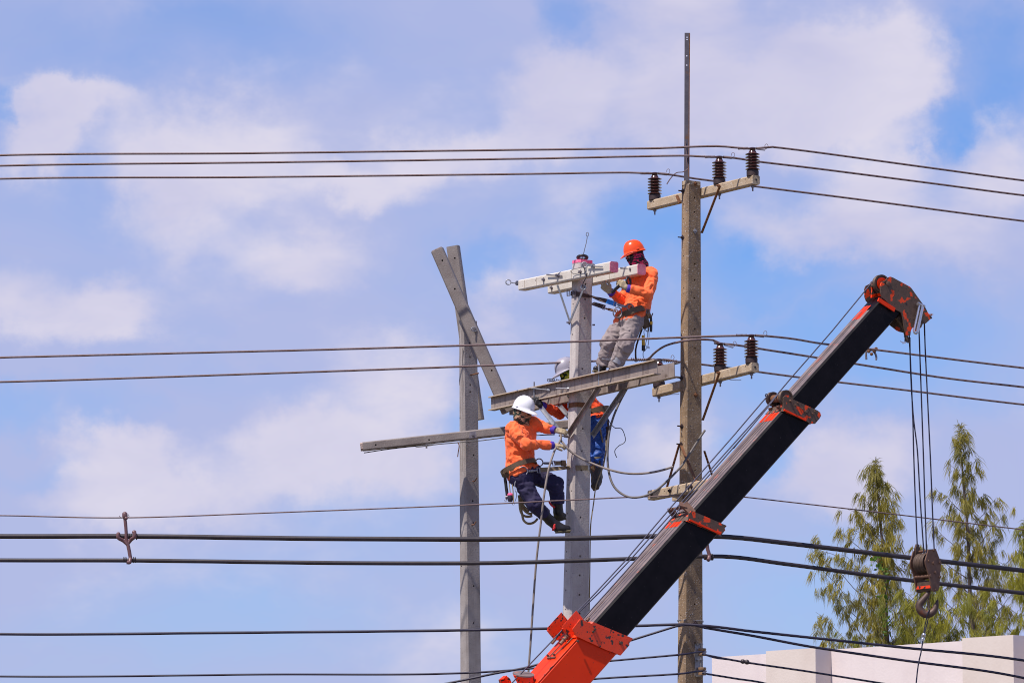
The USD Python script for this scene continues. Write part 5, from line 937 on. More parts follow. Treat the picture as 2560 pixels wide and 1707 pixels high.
# ------------------------------------------------------------------ casuarina trees behind the building
def needles_mesh(pts, dirs, L, w, r_):
    """drooping bunches: every needle a narrow three point ribbon bending down"""
    n = len(pts); side = np.cross(dirs, r_.normal(size=(n, 3))); side /= np.linalg.norm(side, axis=1, keepdims=True) + 1e-9
    mid = pts + dirs * (L * .5)[:, None]; tip = pts + dirs * (L * .85)[:, None] + np.array([0, 0, -1]) * (L * .22)[:, None]
    v = np.stack([pts - side * w * .5, pts + side * w * .5, mid - side * w * .5, mid + side * w * .5, tip], 1).reshape(-1, 3); b = np.arange(n)[:, None] * 5
    f = np.concatenate([b + np.array([[0, 1, 3]]), b + np.array([[0, 3, 2]]), b + np.array([[2, 3, 4]])]); return v, f
def casuarina(label, top, foot, Y, spread, seed, m='needles', dens=1.0, first=.0, sparse=0.0, lean=0.0):
    """top: pixel of the tip; foot: pixel low on the trunk; spread: crown radius in metres near the roof line"""
    r_ = np.random.default_rng(seed); tp, ft = J(*top, Y), J(*foot, Y)
    base = V(ft[0] + (ft[0] - tp[0]) * .6, Y, 0); t = thing('casuarina_tree', label, 'tree', base, 'tall feathery trees behind the white building')
    ax = lambda z: (V(*(ft + (tp - ft) * ((z - ft[2]) / (tp[2] - ft[2])))) if z > ft[2] else base + (ft - base) * (z / ft[2]))
    zs = np.linspace(0, tp[2] - .25, 26); tr = np.array([ax(z) + V(.02 * math.sin(z * 2.1 + seed), 0.02 * math.cos(z * 1.7), 0) for z in zs]); rad = np.interp(zs, [0, ft[2], tp[2]], [.16, .050, .008])
    part(t, 'trunk', tube(tr, rad, 9), 'bark', 60)
    bm, NP, ND, NL = MB(), [], [], []
    H = tp[2] - ft[2]; z = ft[2] - 1.6; ph = r_.uniform(0, 6)
    while z < tp[2] - .10:
        u = (z - ft[2]) / H                                   # 0 at the roof line, 1 at the tip
        ph += 2.4 + r_.normal() * .35                          # limbs spiral up the trunk
        if r_.random() >= sparse:
            hd = V(math.cos(ph), math.sin(ph), 0); R = spread * max(.09, (1.04 - max(u, -.25)) ** .95) * r_.uniform(.42, 1.28) * (1 + lean * -hd[0])
            rise = r_.uniform(.75, 1.25); o = ax(z) - V(0, 0, R * rise * .45); k_ = 7; br = []
            for i in range(k_ + 1):
                q = i / k_; br.append(o + hd * R * q + V(0, 0, R * rise * (q - .12 * q * q)) + V(*(r_.normal(size=3) * .025 * R * q)))
            br = np.array(br); br[0] = ax(br[0][2]); bm.add(tube(br, np.linspace(.011 * min(1, R + .2), .003, k_ + 1), 5))
            nt = int((4 + 11 * R) * dens)                              # hanging brushes along the limb
            for i in range(nt):
                q = .18 + .84 * (i + r_.random()) / nt; j = min(k_ - 1, int(q * k_)); c = br[j] + (br[j + 1] - br[j]) * (q * k_ - j) + r_.normal(size=3) * V(.05, .05, .02) * (.6 + R)
                out = unit(hd * r_.uniform(.1, .7) + V(*(r_.normal(size=2) * .4), .01)); nn = int(r_.integers(14, 30)); ll = r_.uniform(.16, .34)
                up_ = r_.uniform(-.1, .35)
                for _ in range(nn):
                    NP.append(c + r_.normal(size=3) * V(.026, .026, .03)); ND.append(unit(out * r_.uniform(.15, .6) + V(*(r_.normal(size=2) * .15), up_ - r_.uniform(.55, 1.1)))); NL.append(ll * r_.uniform(.6, 1.15))
        z += r_.uniform(.040, .075) / max(.5, dens)
    # the plume at the tip
    for _ in range(260):
        q = r_.random(); NP.append(ax(tp[2] - .45 * q) + r_.normal(size=3) * V(.05, .05, .03) * (.3 + q)); ND.append(unit(V(*(r_.normal(size=2) * .5), r_.uniform(-.5, 1.0) * (1 - q) - .5 * q))); NL.append(r_.uniform(.10, .22))
    part(t, 'branches', bm, 'bark', 60, kind='stuff')
    v, f = needles_mesh(np.array(NP), np.array(ND), np.array(NL), .0095, r_); part(t, 'crown', (trimesh.Trimesh(v, f, process=False)), m, False, kind='stuff')
    return t, ax
t1_, ax1 = casuarina('casuarina tree with a vine on its trunk, left of the hook block', ('B3', 512, 295), ('B3', 590, 1480), 30.0, 1.22, 11, 'needles', .80, lean=.35)
casuarina('tallest casuarina tree with a bare thin trunk, right of the hook block', ('B3', 1083, 60), ('B3', 1172, 1490), 31.5, 1.36, 23, 'needles', .74, sparse=.15, lean=-.1)
casuarina('lower fresh green casuarina behind the hook, between the two taller trees', ('B3', 860, 1040), ('B3', 880, 1500), 28.5, 1.1, 37, 'needles2', .85)
casuarina('casuarina partly cut by the right edge of the picture', ('B3', 1530, 700), ('B3', 1560, 1470), 29.5, 1.1, 41, 'needles2', .85)
# vine leaves on the first trunk
vr = np.random.default_rng(5); vb = []
lv = trimesh.Trimesh([(0, 0, 0), (.5, .35, .05), (1, 0, -.05), (.5, -.35, .05), (.5, 0, -.08)], [(0, 4, 1), (1, 4, 2), (2, 4, 3), (3, 4, 0)], process=False)
vt = thing('climbing_vine', 'bright green leafy vine climbing the trunk of the left casuarina', 'vine', J('B3', 590, 1300, 28.9))
vs = curve([J('B3', 598, 1500, 28.95), J('B3', 580, 1330, 28.9), J('B3', 585, 1200, 28.9), J('B3', 572, 1080, 28.9), J('B3', 535, 1000, 28.85), J('B3', 522, 915, 28.85)], .03)
part(vt, 'stem', tube(vs, .008, 5), 'bark', 60)
vb = []
for q in vs[::1]:
    for _ in range(int(vr.integers(0, 5) if vr.random() < .75 else 0)):
        m = lv.copy(); m.apply_scale(vr.uniform(.06, .13)); m.apply_transform(trimesh.transformations.random_rotation_matrix(vr.random(3))); m.apply_translation(q + vr.normal(size=3) * V(.055, .05, .03) - V(0, .05, 0)); vb.append(m)
part(vt, 'leaves', trimesh.util.concatenate(vb), 'vine', False, kind='stuff')

# ------------------------------------------------------------------ people: distance fields turned into smooth continuous meshes
def smin(a, b, k):
    h = np.clip(.5 + .5 * (b - a) / k, 0, 1); return b + (a - b) * h - k * h * (1 - h)
def capsule(p, a, b, ra, rb):
    a, b = np.asarray(a, float), np.asarray(b, float); d = b - a; t = np.clip(((p - a) @ d) / max(d @ d, 1e-9), 0, 1)
    return np.linalg.norm(p - a - t[..., None] * d, axis=-1) - (ra + (rb - ra) * t)
def chain(p, pts, rs, k=.02):
    o = None
    for i in range(len(pts) - 1):
        c = capsule(p, pts[i], pts[i + 1], rs[i], rs[i + 1]); o = c if o is None else smin(o, c, k)
    return o
def ellipsoid(p, c, ax, r):
    """ax: three unit axes, r: three radii"""
    q = np.stack([(p - c) @ np.asarray(a) / s for a, s in zip(ax, r)], -1); l = np.linalg.norm(q, axis=-1); return (l - 1) * min(r)
def nets(fn, lo, hi, h):
    """surface nets: the zero surface of fn on a grid of step h as a smooth closed mesh"""
    B = 6; lo, hi = np.asarray(lo, float) - 2 * h, np.asarray(hi, float) + 2 * h; nb = np.ceil((hi - lo) / h / B).astype(int) + 1; n = nb * B
    bc = np.stack(np.meshgrid(*[lo[i] + h * (B * np.arange(nb[i]) + (B - 1) / 2) for i in range(3)], indexing='ij'), -1).reshape(-1, 3); dc = fn(bc)
    d = np.repeat(dc[:, None], B ** 3, 1).astype(np.float64); near = np.abs(dc) < h * B * 1.15         # only the blocks near the surface are measured finely
    of = h * (np.stack(np.meshgrid(*[np.arange(B)] * 3, indexing='ij'), -1).reshape(-1, 3) - (B - 1) / 2)
    if near.any(): d[near] = fn((bc[near][:, None] + of[None]).reshape(-1, 3)).reshape(-1, B ** 3)
    d = d.reshape(*nb, B, B, B).transpose(0, 3, 1, 4, 2, 5).reshape(n); s = d < 0
    cells = tuple(k - 1 for k in n); acc = np.zeros(cells + (3,)); cnt = np.zeros(cells)
    ofs = [(i, j, k) for i in (0, 1) for j in (0, 1) for k in (0, 1)]; sl = lambda o: tuple(slice(o[i], o[i] + cells[i]) for i in range(3))
    for o in ofs:
        for ax in range(3):
            if o[ax] == 0:
                o2 = list(o); o2[ax] = 1; a, b = d[sl(o)], d[sl(o2)]; cr = (a < 0) != (b < 0); t = np.where(cr, a / np.where(cr, a - b, 1), 0)
                pos = np.zeros(cells + (3,)); pos[..., :] = o; pos[..., ax] += t; acc += np.where(cr[..., None], pos, 0); cnt += cr
    act = cnt > 0; idx = -np.ones(cells, int); idx[act] = np.arange(act.sum()); ijk = np.argwhere(act)
    v = lo + h * (ijk + acc[act] / cnt[act][:, None]); F = []
    for ax in range(3):
        b_, c_ = (ax + 1) % 3, (ax + 2) % 3; s0 = [slice(1, -1)] * 3; s0[ax] = slice(0, -1); s1 = list(s0); s1[ax] = slice(1, None); s0[b_] = s0[c_] = s1[b_] = s1[c_] = slice(1, -1)
        A_, B_ = s[tuple(s0)], s[tuple(s1)]; cr = np.argwhere(A_ != B_)
        if not len(cr): continue
        flip = A_[tuple(cr.T)]; base = cr.copy(); base[:, b_] += 1; base[:, c_] += 1
        def cell(db, dc): q = base.copy(); q[:, b_] += db; q[:, c_] += dc; return idx[tuple(q.T)]
        q = np.stack([cell(-1, -1), cell(0, -1), cell(0, 0), cell(-1, 0)], 1); q[~flip] = q[~flip][:, ::-1]; F += [q[:, [0, 1, 2]], q[:, [0, 2, 3]]]
    f = np.concatenate(F); f = f[(f >= 0).all(1)]; m = trimesh.Trimesh(v, f, process=False)
    return m
def relax(m, it=2, lam=.5):
    n = len(m.vertices); e = m.edges_unique; W = coo_matrix((np.ones(2 * len(e)), (np.r_[e[:, 0], e[:, 1]], np.r_[e[:, 1], e[:, 0]])), shape=(n, n)).tocsr(); c = np.asarray(W.sum(1)).ravel(); v = np.array(m.vertices)
    for k in range(2 * it):
        a = np.where(c[:, None] > 0, (W @ v) / np.maximum(c, 1)[:, None], v); v = v + (lam if k % 2 == 0 else -lam * 1.03) * (a - v)
    m.vertices = v; return m
def bounds(*groups, pad=.2):
    q = np.vstack([np.atleast_2d(g) for g in groups]); return q.min(0) - pad, q.max(0) + pad
def wrinkle(m, amp, scale, seed=0, squash=(1, 1, 1), ridge=True):
    """folds of cloth: the surface moved along its normals by ridged noise"""
    m = m.copy(); p = (m.vertices + 37.1) * scale * np.array(squash); w = np.stack([meshkit.noise(p * .7 + 11, seed + 5), meshkit.noise(p * .7 + 23, seed + 6), meshkit.noise(p * .7 + 31, seed + 7)], -1)
    f = meshkit.fbm(p + 1.2 * w, 3, seed); f = (1 - 2 * np.abs(f - .5) * 2) if ridge else (f - .5) * 2
    n = m.vertex_normals; m.vertices = m.vertices + n * (amp * (f - .45))[:, None]; return m
def hand_fn(wr, d, pn, th, curl=.6, size=1.0, spread=.16):
    """wr wrist, d pointing along the hand, pn out of the back of the hand, th towards the thumb"""
    d = unit(d); pn = unit(pn - d * np.dot(pn, d)); th = unit(np.cross(pn, d)) * (1 if np.dot(np.cross(pn, d), th) > 0 else -1); parts_ = []
    k1 = wr + d * .018 * size
    for i, (o, L) in enumerate(((.030, .070), (.010, .078), (-.010, .073), (-.029, .058))):
        a = k1 + th * o * .75 * size; kn = wr + d * (.088 - .006 * abs(i - 1)) * size + th * o * size; parts_.append(((a, kn), (.0145 * size, .0125 * size)))
        dd = unit(d + th * o * spread * 20); c = kn; ang = 0; pts, rs = [kn], [.0118 * size]
        for s, f in enumerate((.45, .32, .23)):
            ang += curl * (.55, .8, .6)[s]; v = dd * math.cos(ang) - pn * math.sin(ang); c = c + v * L * f * size; pts.append(c); rs.append((.0112, .0102, .0088)[s] * size)
        parts_.append((pts, rs))
    b = wr + d * .028 * size + th * .026 * size - pn * .006 * size; t1 = b + unit(d * .75 + th * .75 - pn * .35) * .036 * size; t2 = t1 + unit(d * 1.0 + th * .25 - pn * (.25 + curl * .4)) * .032 * size; t3 = t2 + unit(d * 1.0 - th * .1 - pn * (.3 + curl * .5)) * .024 * size
    parts_.append(([b, t1, t2, t3], [.0155 * size, .0132 * size, .0118 * size, .0098 * size])); parts_.append(([wr - d * .03, wr + d * .02], [.027 * size, .026 * size]))
    allp = np.vstack([np.array(q[0]) for q in parts_])
    def fn(p, grow=0.0):
        o = None
        for pts, rs in parts_[:8:2] + parts_[9:10]:
            c = chain(p, pts, rs); o = c if o is None else smin(o, c, .012)
        for pts, rs in list(parts_[1:8:2]) + [parts_[8]]:
            o = smin(o, chain(p, pts, rs, .004), .0035)
        return o - grow
    return fn, allp
def head_fn(c, f, u, s=1.0):
    """skull with jaw, nose, brows, ears; c centre, f facing, u up"""
    f = unit(f); u = unit(u - f * np.dot(u, f)); r = np.cross(f, u)
    def fn(p, grow=0.0):
        o = ellipsoid(p, c + u * .02 * s - f * .008, (f, r, u), (.098 * s, .078 * s, .112 * s)); o = smin(o, ellipsoid(p, c - u * .055 * s + f * .022 * s, (f, r, u), (.070 * s, .056 * s, .062 * s)), .03)
        o = smin(o, capsule(p, c + f * .090 * s + u * .005, c + f * .108 * s - u * .025 * s, .008, .013), .012)            # nose
        o = smin(o, capsule(p, c + f * .086 * s + u * .022 * s - r * .035, c + f * .086 * s + u * .022 * s + r * .035, .010, .010), .012)   # brow
        o = smin(o, capsule(p, c + f * .080 * s - u * .058 * s - r * .018, c + f * .080 * s - u * .058 * s + r * .018, .009, .009), .008)   # lips
        for sg in (-1, 1):
            o = smin(o, ellipsoid(p, c + r * sg * .080 * s - u * .005, (f, r, u), (.022, .010, .032)), .008)                # ears
            e = ellipsoid(p, c + f * .090 * s + r * sg * .032 * s + u * .004, (f, r, u), (.014, .016, .011)); o = np.maximum(o, -smin(e, e, .01)) if grow == 0 else o
        return o - grow
    return fn, (f, r, u)
def helmet_mesh(c, f, u, s=1.0, tilt=0.0):
    """hard hat: dome with a ridge, gutter rim and a peak in front; c: centre of the rim"""
    f = unit(f); u = unit(u - f * np.dot(u, f)); r = np.cross(f, u); nu, nv = 48, 18; a = np.arange(nu) * 2 * math.pi / nu
    ca, sa = np.cos(a), np.sin(a); rows = []
    front = np.clip(ca, 0, 1) ** 2.2; A_, B_, Hh = .142 * s, .118 * s, .150 * s
    def row(k, z, extra=0.0): rows.append(c + (ca * (A_ * k + extra))[:, None] * f + (sa * (B_ * k + extra))[:, None] * r + np.broadcast_to(z, (nu,))[:, None] * u)
    row(.93, .004 * s); row(1.00, -.002 * s - .004 * front * s)
    e = .010 * s + .058 * s * front; z = -.006 * s - .024 * s * front
    rows.append(c + (ca * (A_ + e))[:, None] * f + (sa * (B_ + e * .8))[:, None] * r + z[:, None] * u); rows.append(c + (ca * (A_ + e + .003))[:, None] * f + (sa * (B_ + e * .8 + .003))[:, None] * r + (z + .006 * s)[:, None] * u)
    rows.append(c + (ca * (A_ + e * .45))[:, None] * f + (sa * (B_ + e * .4))[:, None] * r + (.010 * s + .2 * z)[:, None] * u)
    row(1.005, .014 * s)
    for q in np.linspace(.12, 1, nv)[:-1]:
        w = q * math.pi / 2; rr = math.cos(w) ** .72; zz = .014 * s + Hh * math.sin(w) ** 1.02
        ridge = .006 * s * np.exp(-((sa / .16) ** 2)) * (1 if q > .25 else 0)
        rows.append(c + (ca * A_ * rr)[:, None] * f + (sa * B_ * rr)[:, None] * r + (zz + ridge)[:, None] * u)
    v = np.vstack(rows + [(c + u * (.014 * s + Hh + .006 * s))[None]]); F = []
    for i in range(len(rows) - 1):
        for j in range(nu):
            p0, p1, p2, p3 = i * nu + j, i * nu + (j + 1) % nu, (i + 1) * nu + (j + 1) % nu, (i + 1) * nu + j; F += [(p0, p1, p2), (p0, p2, p3)]
    t = len(v) - 1; b = (len(rows) - 1) * nu; F += [(b + j, b + (j + 1) % nu, t) for j in range(nu)]
    m = trimesh.Trimesh(v, F, process=False); m.fix_normals(); return m
def boot_fn(ank, heel, toe, shaft, r=.052):
    def fn(p, grow=0):
        o = chain(p, [shaft, ank, heel], [r * 1.12, r * 1.0, r * .72], .02); o = smin(o, chain(p, [heel, heel + (toe - heel) * .45, toe], [r * .72, r * .80, r * .70], .02), .025); o = smin(o, capsule(p, ank, heel + (toe - heel) * .6, r * .9, r * .8), .02); return o - grow
    return fn

def person(name_label, S, mats, look):
    """S: joints; keys neck, shR, elR, wrR, shL, elL, wrL, chest, waist, hipR, knR, anR, hipL, knL, anL, toes, head..."""
    t = thing('person', name_label, 'person', V(*(S['waist'][:2]), S['ground']))
    hd, hax = head_fn(S['head'], S['face'], S['up']); hands = {}
    for k in 'RL':
        if 'hand' + k in S: hands[k] = hand_fn(S['wr' + k], *S['hand' + k])
    up = unit(S['neck'] - S['waist'])
    def torso(p, g):
        o = chain(p, [S['shR'] * .80 + S['neck'] * .20, S['shR'] * .55 + S['shL'] * .1 + S['waist'] * .35, S['hipR'] * .5 + S['waist'] * .5, S['hipR']], [.078 + g, .098 + g, .098 + g, .108 + g], .05)
        o = smin(o, chain(p, [S['shL'] * .80 + S['neck'] * .20, S['shL'] * .55 + S['shR'] * .1 + S['waist'] * .35, S['hipL'] * .5 + S['waist'] * .5, S['hipL']], [.078 + g, .098 + g, .098 + g, .108 + g], .05), .07)
        o = smin(o, chain(p, [S['neck'] - up * .07, S['chest'], S['waist']], [.085 + g, .125 + g, .120 + g], .05), .06); return o
    def arm(p, k, g, w=1.0): return chain(p, [S['sh' + k], S['el' + k], S['wr' + k]], [.056 * w + g, .046 * w + g, .034 * w + g], .03)
    def leg(p, k, g): return chain(p, [S['hip' + k], S['kn' + k], S['an' + k]], [.092 + g, .062 + g, .045 + g], .04)
    legs = [k for k in 'RL' if 'kn' + k in S]; arms = [k for k in 'RL' if 'el' + k in S]
    J_ = [v for k, v in S.items() if isinstance(v, np.ndarray) and v.shape == (3,) and k[:2] in ('ne', 'sh', 'el', 'wr', 'ch', 'wa', 'hi', 'kn', 'an', 'he', 'to') and k not in ('heelR', 'heelL')]
    lo, hi = bounds(np.array(J_), pad=.22)
    def body(p):
        o = torso(p, -.018)
        for k in arms: o = smin(o, arm(p, k, -.012), .03)
        for k in legs:
            o = smin(o, leg(p, k, -.012), .03); o = smin(o, chain(p, [S['an' + k], S['toe' + k]], [.036, .028]), .03)
        o = smin(o, capsule(p, S['neck'] - up * .05, S['head'] - S['up'] * .04, .055, .052), .03); o = smin(o, hd(p), .02)
        for k in hands: o = smin(o, hands[k][0](p, -.004), .008)
        return o
    bm = nets(body, lo, hi, .014)
    part(t, 'body', bm, 'skin', True)
    # shirt: torso and sleeves, open at hem, wrists and neck
    hem, hn = S['hem'], unit(S['hemn'])
    wg = look.get('shirt_g', .012)
    def shirt(p):
        ab = -((p - hem) @ hn); o = np.maximum(torso(p, wg) - .030 * np.clip(1 - ab / .26, 0, 1), -ab)        # the shirt tail hangs loose over the belt line
        for k in arms:
            aa = np.maximum(arm(p, k, wg, 1.1), (p - S['wr' + k]) @ unit(S['wr' + k] - S['el' + k]) + .035); o = smin(o, aa, .035)
        o = smin(o, capsule(p, S['neck'] - up * .10, S['neck'] - up * .005, .085, .068), .02); return o
    sj = np.array([S[k] for k in ('neck', 'shR', 'shL', 'waist', 'hipR', 'hipL')] + [S['el' + k] for k in arms] + [S['wr' + k] for k in arms]); slo, shi = bounds(sj, pad=.24)
    sm = nets(shirt, slo, shi, .0105); sm = wrinkle(sm, look.get('fold', .030), look.get('fs', 8.0), 3, look.get('fq', (1, 1, .8))); sm = relax(sm)
    sp_ = part(t, 'shirt', sm, mats['shirt'], True)
    for k in arms:
        w, e = S['wr' + k], S['el' + k]; d = unit(w - e); part(t, 'cuff', lathe([(.030, 0), (.052, .002), (.054, .03), (.050, .062), (.032, .064)], w - d * .055, w, 18), 'purple', 50)
    tg = look.get('trouser_g', .016)
    def trousers(p):
        o = smin(capsule(p, S['hipR'], S['hipL'], .118 + tg, .118 + tg), capsule(p, (S['hipR'] + S['hipL']) / 2, S['waist'], .12 + tg, .115 + tg), .05)
        for k in legs: o = smin(o, np.maximum(leg(p, k, tg + .012), (p - S['an' + k]) @ unit(S['an' + k] - S['kn' + k]) - .01 + look.get('cuff', 0)), .04)
        return np.maximum(o, -((p - hem) @ hn) - .03)
    tj = np.array([S['waist'], S['hipR'], S['hipL']] + [S['kn' + k] for k in legs] + [S['an' + k] for k in legs]); tlo, thi = bounds(tj, pad=.22)
    tm = nets(trousers, tlo, thi, .0105); tm = wrinkle(tm, look.get('tfold', .028), look.get('tfs', 7.0), 8); tm = relax(tm)
    tp_ = part(t, 'trousers', tm, mats['trousers'], True)
    for k in legs:
        bf = boot_fn(S['an' + k], S['heel' + k], S['toe' + k], S['an' + k] + (S['kn' + k] - S['an' + k]) * (.38 + look.get('cuff', 0)), look.get('boot', .052)); bl, bh = bounds(np.array([S['an' + k], S['heel' + k], S['toe' + k], S['an' + k] + (S['kn' + k] - S['an' + k]) * .6]), pad=.11)
        bt = part(t, 'boot', nets(bf, bl, bh, .007), mats['boot'], True)
        dn = unit(np.cross(np.cross(S['toe' + k] - S['heel' + k], S['an' + k] - S['heel' + k]), S['toe' + k] - S['heel' + k])); o = -dn * .036
        part(bt, 'sole', bar(S['heel' + k] + o - unit(S['toe' + k] - S['heel' + k]) * .03, S['toe' + k] + o + unit(S['toe' + k] - S['heel' + k]) * .03, .085, .020, .006, up=dn), 'sole', 30)
    for k in hands:
        fn, ap = hands[k]; bl, bh = bounds(ap, pad=.035); part(t, 'glove', nets(lambda p: fn(p, .0025), bl, bh, .0042), mats.get('glove', 'glove'), True)
    # cloth hood over head and neck, hard hat
    def hood(p): return smin(hd(p, look.get('hood', .010)), chain(p, [S['head'] - S['up'] * .05, S['neck'] - up * .0, S['neck'] - up * .05], [.082, .084, .092], .03), .04)
    hl, hh = bounds(np.array([S['head'], S['neck']]), pad=.19); hm = wrinkle(nets(hood, hl, hh, .0085), .012, 14, 4); part(t, 'hood', hm, mats['hood'], True)
    hat = S['head'] + S['up'] * look.get('hat_up', .058) + unit(S['face']) * .004
    ht = part(t, 'helmet', helmet_mesh(hat, S['hatf'], S['hatu'], look.get('hat', 1.0)), mats['hat'], 40)
    f_, r_ = unit(S['hatf'] - unit(S['hatu']) * np.dot(S['hatf'], unit(S['hatu']))), None
    r_ = np.cross(f_, unit(S['hatu'])); hs = look.get('hat', 1.0)
    for sg in (-1, 1): part(ht, 'slot', bar(hat + r_ * sg * .124 * hs + f_ * -.02 + unit(S['hatu']) * .028, hat + r_ * sg * .124 * hs + f_ * .02 + unit(S['hatu']) * .028, .012, .012, .003), mats['hat'], 30)
    return t, dict(torso=torso, up=up, hands=hands, hat=hat)
def waist_band(t, c, n, ra, rb, xax, w, th, m, name='work_belt', a0=0, a1=2 * math.pi, k=48):
    """a belt round the body: ellipse in the plane with normal n"""
    n = unit(n); x = unit(xax - n * np.dot(xax, n)); y = np.cross(n, x); a = np.linspace(a0, a1, k)
    pts = c + ra * np.cos(a)[:, None] * x + rb * np.sin(a)[:, None] * y; nr = np.cos(a)[:, None] * x / ra + np.sin(a)[:, None] * y / rb; nr /= np.linalg.norm(nr, axis=1, keepdims=True)
    return part(t, name, band(pts, nr, w, th), m, 40)

# ---- lineman in the orange helmet, standing right of the new pole
Y1 = -.05
S1 = dict(ground=0.0, head=J('P3', 850, 480, Y1 - .04), face=unit(V(-.86, -.42, -.30)), up=unit(V(-.12, -.02, 1)), neck=J('P3', 965, 655, Y1 - .02),
          shL=J('P3', 1190, 870, Y1 - .17), elL=J('P3', 1085, 1205, Y1 - .30), wrL=J('P3', 690, 1105, Y1 - .36), shR=J('P3', 850, 850, Y1 + .17), elR=J('P3', 590, 1340, Y1 + .10), wrR=J('P3', 365, 1175, Y1 - .08),
          chest=J('P3', 1010, 1000, Y1), waist=J('P3', 895, 1480, Y1), hipL=J('P4', 790, 330, Y1 - .12), hipR=J('P4', 640, 310, Y1 + .10),
          knL=J('P4', 640, 830, Y1 - .26), anL=J('P4', 430, 1270, Y1 - .17), knR=J('P4', 330, 780, Y1 - .06), anR=J('P4', 215, 1190, Y1 + .0))
S1.update(heelL=S1['anL'] + V(.03, 0, -.08), toeL=S1['anL'] + V(-.15, .03, -.09), heelR=S1['anR'] + V(.0, 0, -.075), toeR=J('P4', 75, 1265, Y1 - .03), hatf=unit(V(-.88, -.36, -.30)), hatu=unit(V(-.27, -.05, 1)),
          hem=J('P4', 740, 330, Y1 - .1), hemn=unit(V(.30, 0, -1)), handL=(unit(V(-.75, -.25, .55)), unit(V(.3, -1, .2)), unit(V(-.3, 0, 1)), .9, 1.12), handR=(unit(V(-.75, -.1, .62)), unit(V(-.2, -1, -.3)), unit(V(.3, 0, 1)), .7, 1.12))
p1t, i1 = person('lineman in an orange helmet, orange shirt and grey trousers leaning back on his strap', S1, dict(shirt='shirt', trousers='greyt', boot='boot', hood='pinkcloth', hat='orange_hat'), dict(fold=.024, fs=13, hat=1.0, tfold=.024, tfs=11, trouser_g=.026, hat_up=.050))
fc = S1['head'] + unit(S1['face']) * .108 + S1['up'] * .008; fr = unit(np.cross(S1['face'], S1['up']))
part(p1t, 'glasses', MB().add(*[prism(fc + fr * s_ * .034 - unit(S1['face']) * .004, fc + fr * s_ * .034 + unit(S1['face']) * .006, Polygon([(.030 * math.cos(k * .45), .020 * math.sin(k * .45)) for k in range(14)])) for s_ in (-1, 1)], tube([fc + fr * .06, fc + fr * .088 - unit(S1['face']) * .05, fc + fr * .092 - unit(S1['face']) * .11], .004, 6), tube([fc - fr * .06, fc - fr * .088 - unit(S1['face']) * .05, fc - fr * .092 - unit(S1['face']) * .11], .004, 6), bar(fc - fr * .01, fc + fr * .01, .006, .006)), 'lens', 30)
part(p1t, 'inner_collar', lathe([(.060, 0), (.085, .0), (.080, .035), (.066, .04)], S1['neck'] - i1['up'] * .04, S1['neck'] + V(.0, 0, .06), 20), 'purple', 50)
part(p1t, 'hood_tail', MB().add(*[bar(S1['head'] + V(.075, .0, -.02 - .03 * k) , S1['head'] + V(.130 + .008 * (k % 2), .01, -.035 - .035 * k), .03, .012) for k in range(4)]), 'pinkcloth', False)
for s_, k in ((1, 'L'), (-1, 'R')):
    a, b = S1['an' + k], S1['kn' + k]; q = a + (b - a) * .40; part(p1t, 'leg_band', lathe([(.080, -.035), (.093, -.035), (.096, .035), (.083, .035)], q, q + (b - a), 20), 'greyband', 50)
bc = J('P4', 790, 190, Y1 - .0); bn = unit(V(.36, .0, -1)) * -1
waist_band(p1t, bc, bn, .185, .280, V(1, 0, .3), .075, .016, 'belt')
part(p1t, 'belt_pad', band(np.array([bc + V(-.04, -.18, .02), bc + V(.06, -.185, -.01), bc + V(.14, -.14, -.045)]), np.array([[-.1, -1, 0], [.1, -1, 0], [.6, -.8, 0]]), .10, .025), 'blackp', 40)
part(p1t, 'belt_pouch', MB().add(bar(J('P4', 1010, 250, Y1 - .12), J('P4', 1085, 470, Y1 - .10), .08, .10, .02), bar(J('P4', 1060, 120, Y1 - .12), J('P4', 1120, 280, Y1 - .10), .06, .08, .02)), 'belt', 30)
part(p1t, 'belt_ring', ring(J('P4', 500, 165, Y1 - .25), V(.35, -1, .1), .058, .008, 24, 8, 1.2), 'bolt', 60)
part(p1t, 'belt_ring', ring(J('P4', 745, 55, Y1 - .27), V(.2, -1, .2), .040, .008, 20, 8, 1.0), 'bolt', 60)
part(p1t, 'belt_buckle', loop([J('P4', 1060, 100, Y1 - .2), J('P4', 1130, 110, Y1 - .2)], [J('P4', 1110, 190, Y1 - .2), J('P4', 1060, 180, Y1 - .2)], .007), 'bolt', 40)
# his positioning strap round the pole
def strap_round(pole, zpx, m_): pass
st = thing('positioning_strap', 'dark brown and blue safety strap from the new pole to the orange helmeted lineman\'s belt', 'safety strap', J('Z1', 1100, 800, -.1))
pn_ = lambda r, x, y, o=.012: MP.on_n(r, x, y) + N * o
pa_ = lambda r, x, y, o=.012: MP.on_a(r, x, y) + A * o
part(st, 'webbing', band(np.array([pn_('Z1', 895, 682), pn_('Z1', 948, 684), pa_('Z1', 975, 690, .014), pa_('Z1', 1105, 718, .02), J('Z1', 1180, 738, -.02), J('Z1', 1245, 756, -.08)]), np.array([N, N + A * .5, A, A, V(.1, -1, 0), V(.1, -1, 0)]), .058, .007), 'strapd', False)
part(st, 'webbing', band(np.array([J('Z1', 1242, 756, -.085), J('Z1', 1335, 786, -.15)]), np.array([[.1, -1, 0], [.1, -1, 0]]), .060, .012), 'strapb', False, label='bright blue webbing end')
part(st, 'webbing', band(np.array([J('Z1', 1100, 776, MPY + .25), J('Z1', 1160, 795, .2), J('Z1', 1222, 815, .1)]), np.array([[.1, -1, 0]] * 3), .060, .008), 'strapd', False)
part(st, 'buckle', loop([J('Z1', 1318, 760, -.16), J('Z1', 1340, 765, -.16)], [J('Z1', 1328, 808, -.16), J('Z1', 1306, 800, -.16)], .007), 'galv', 40)
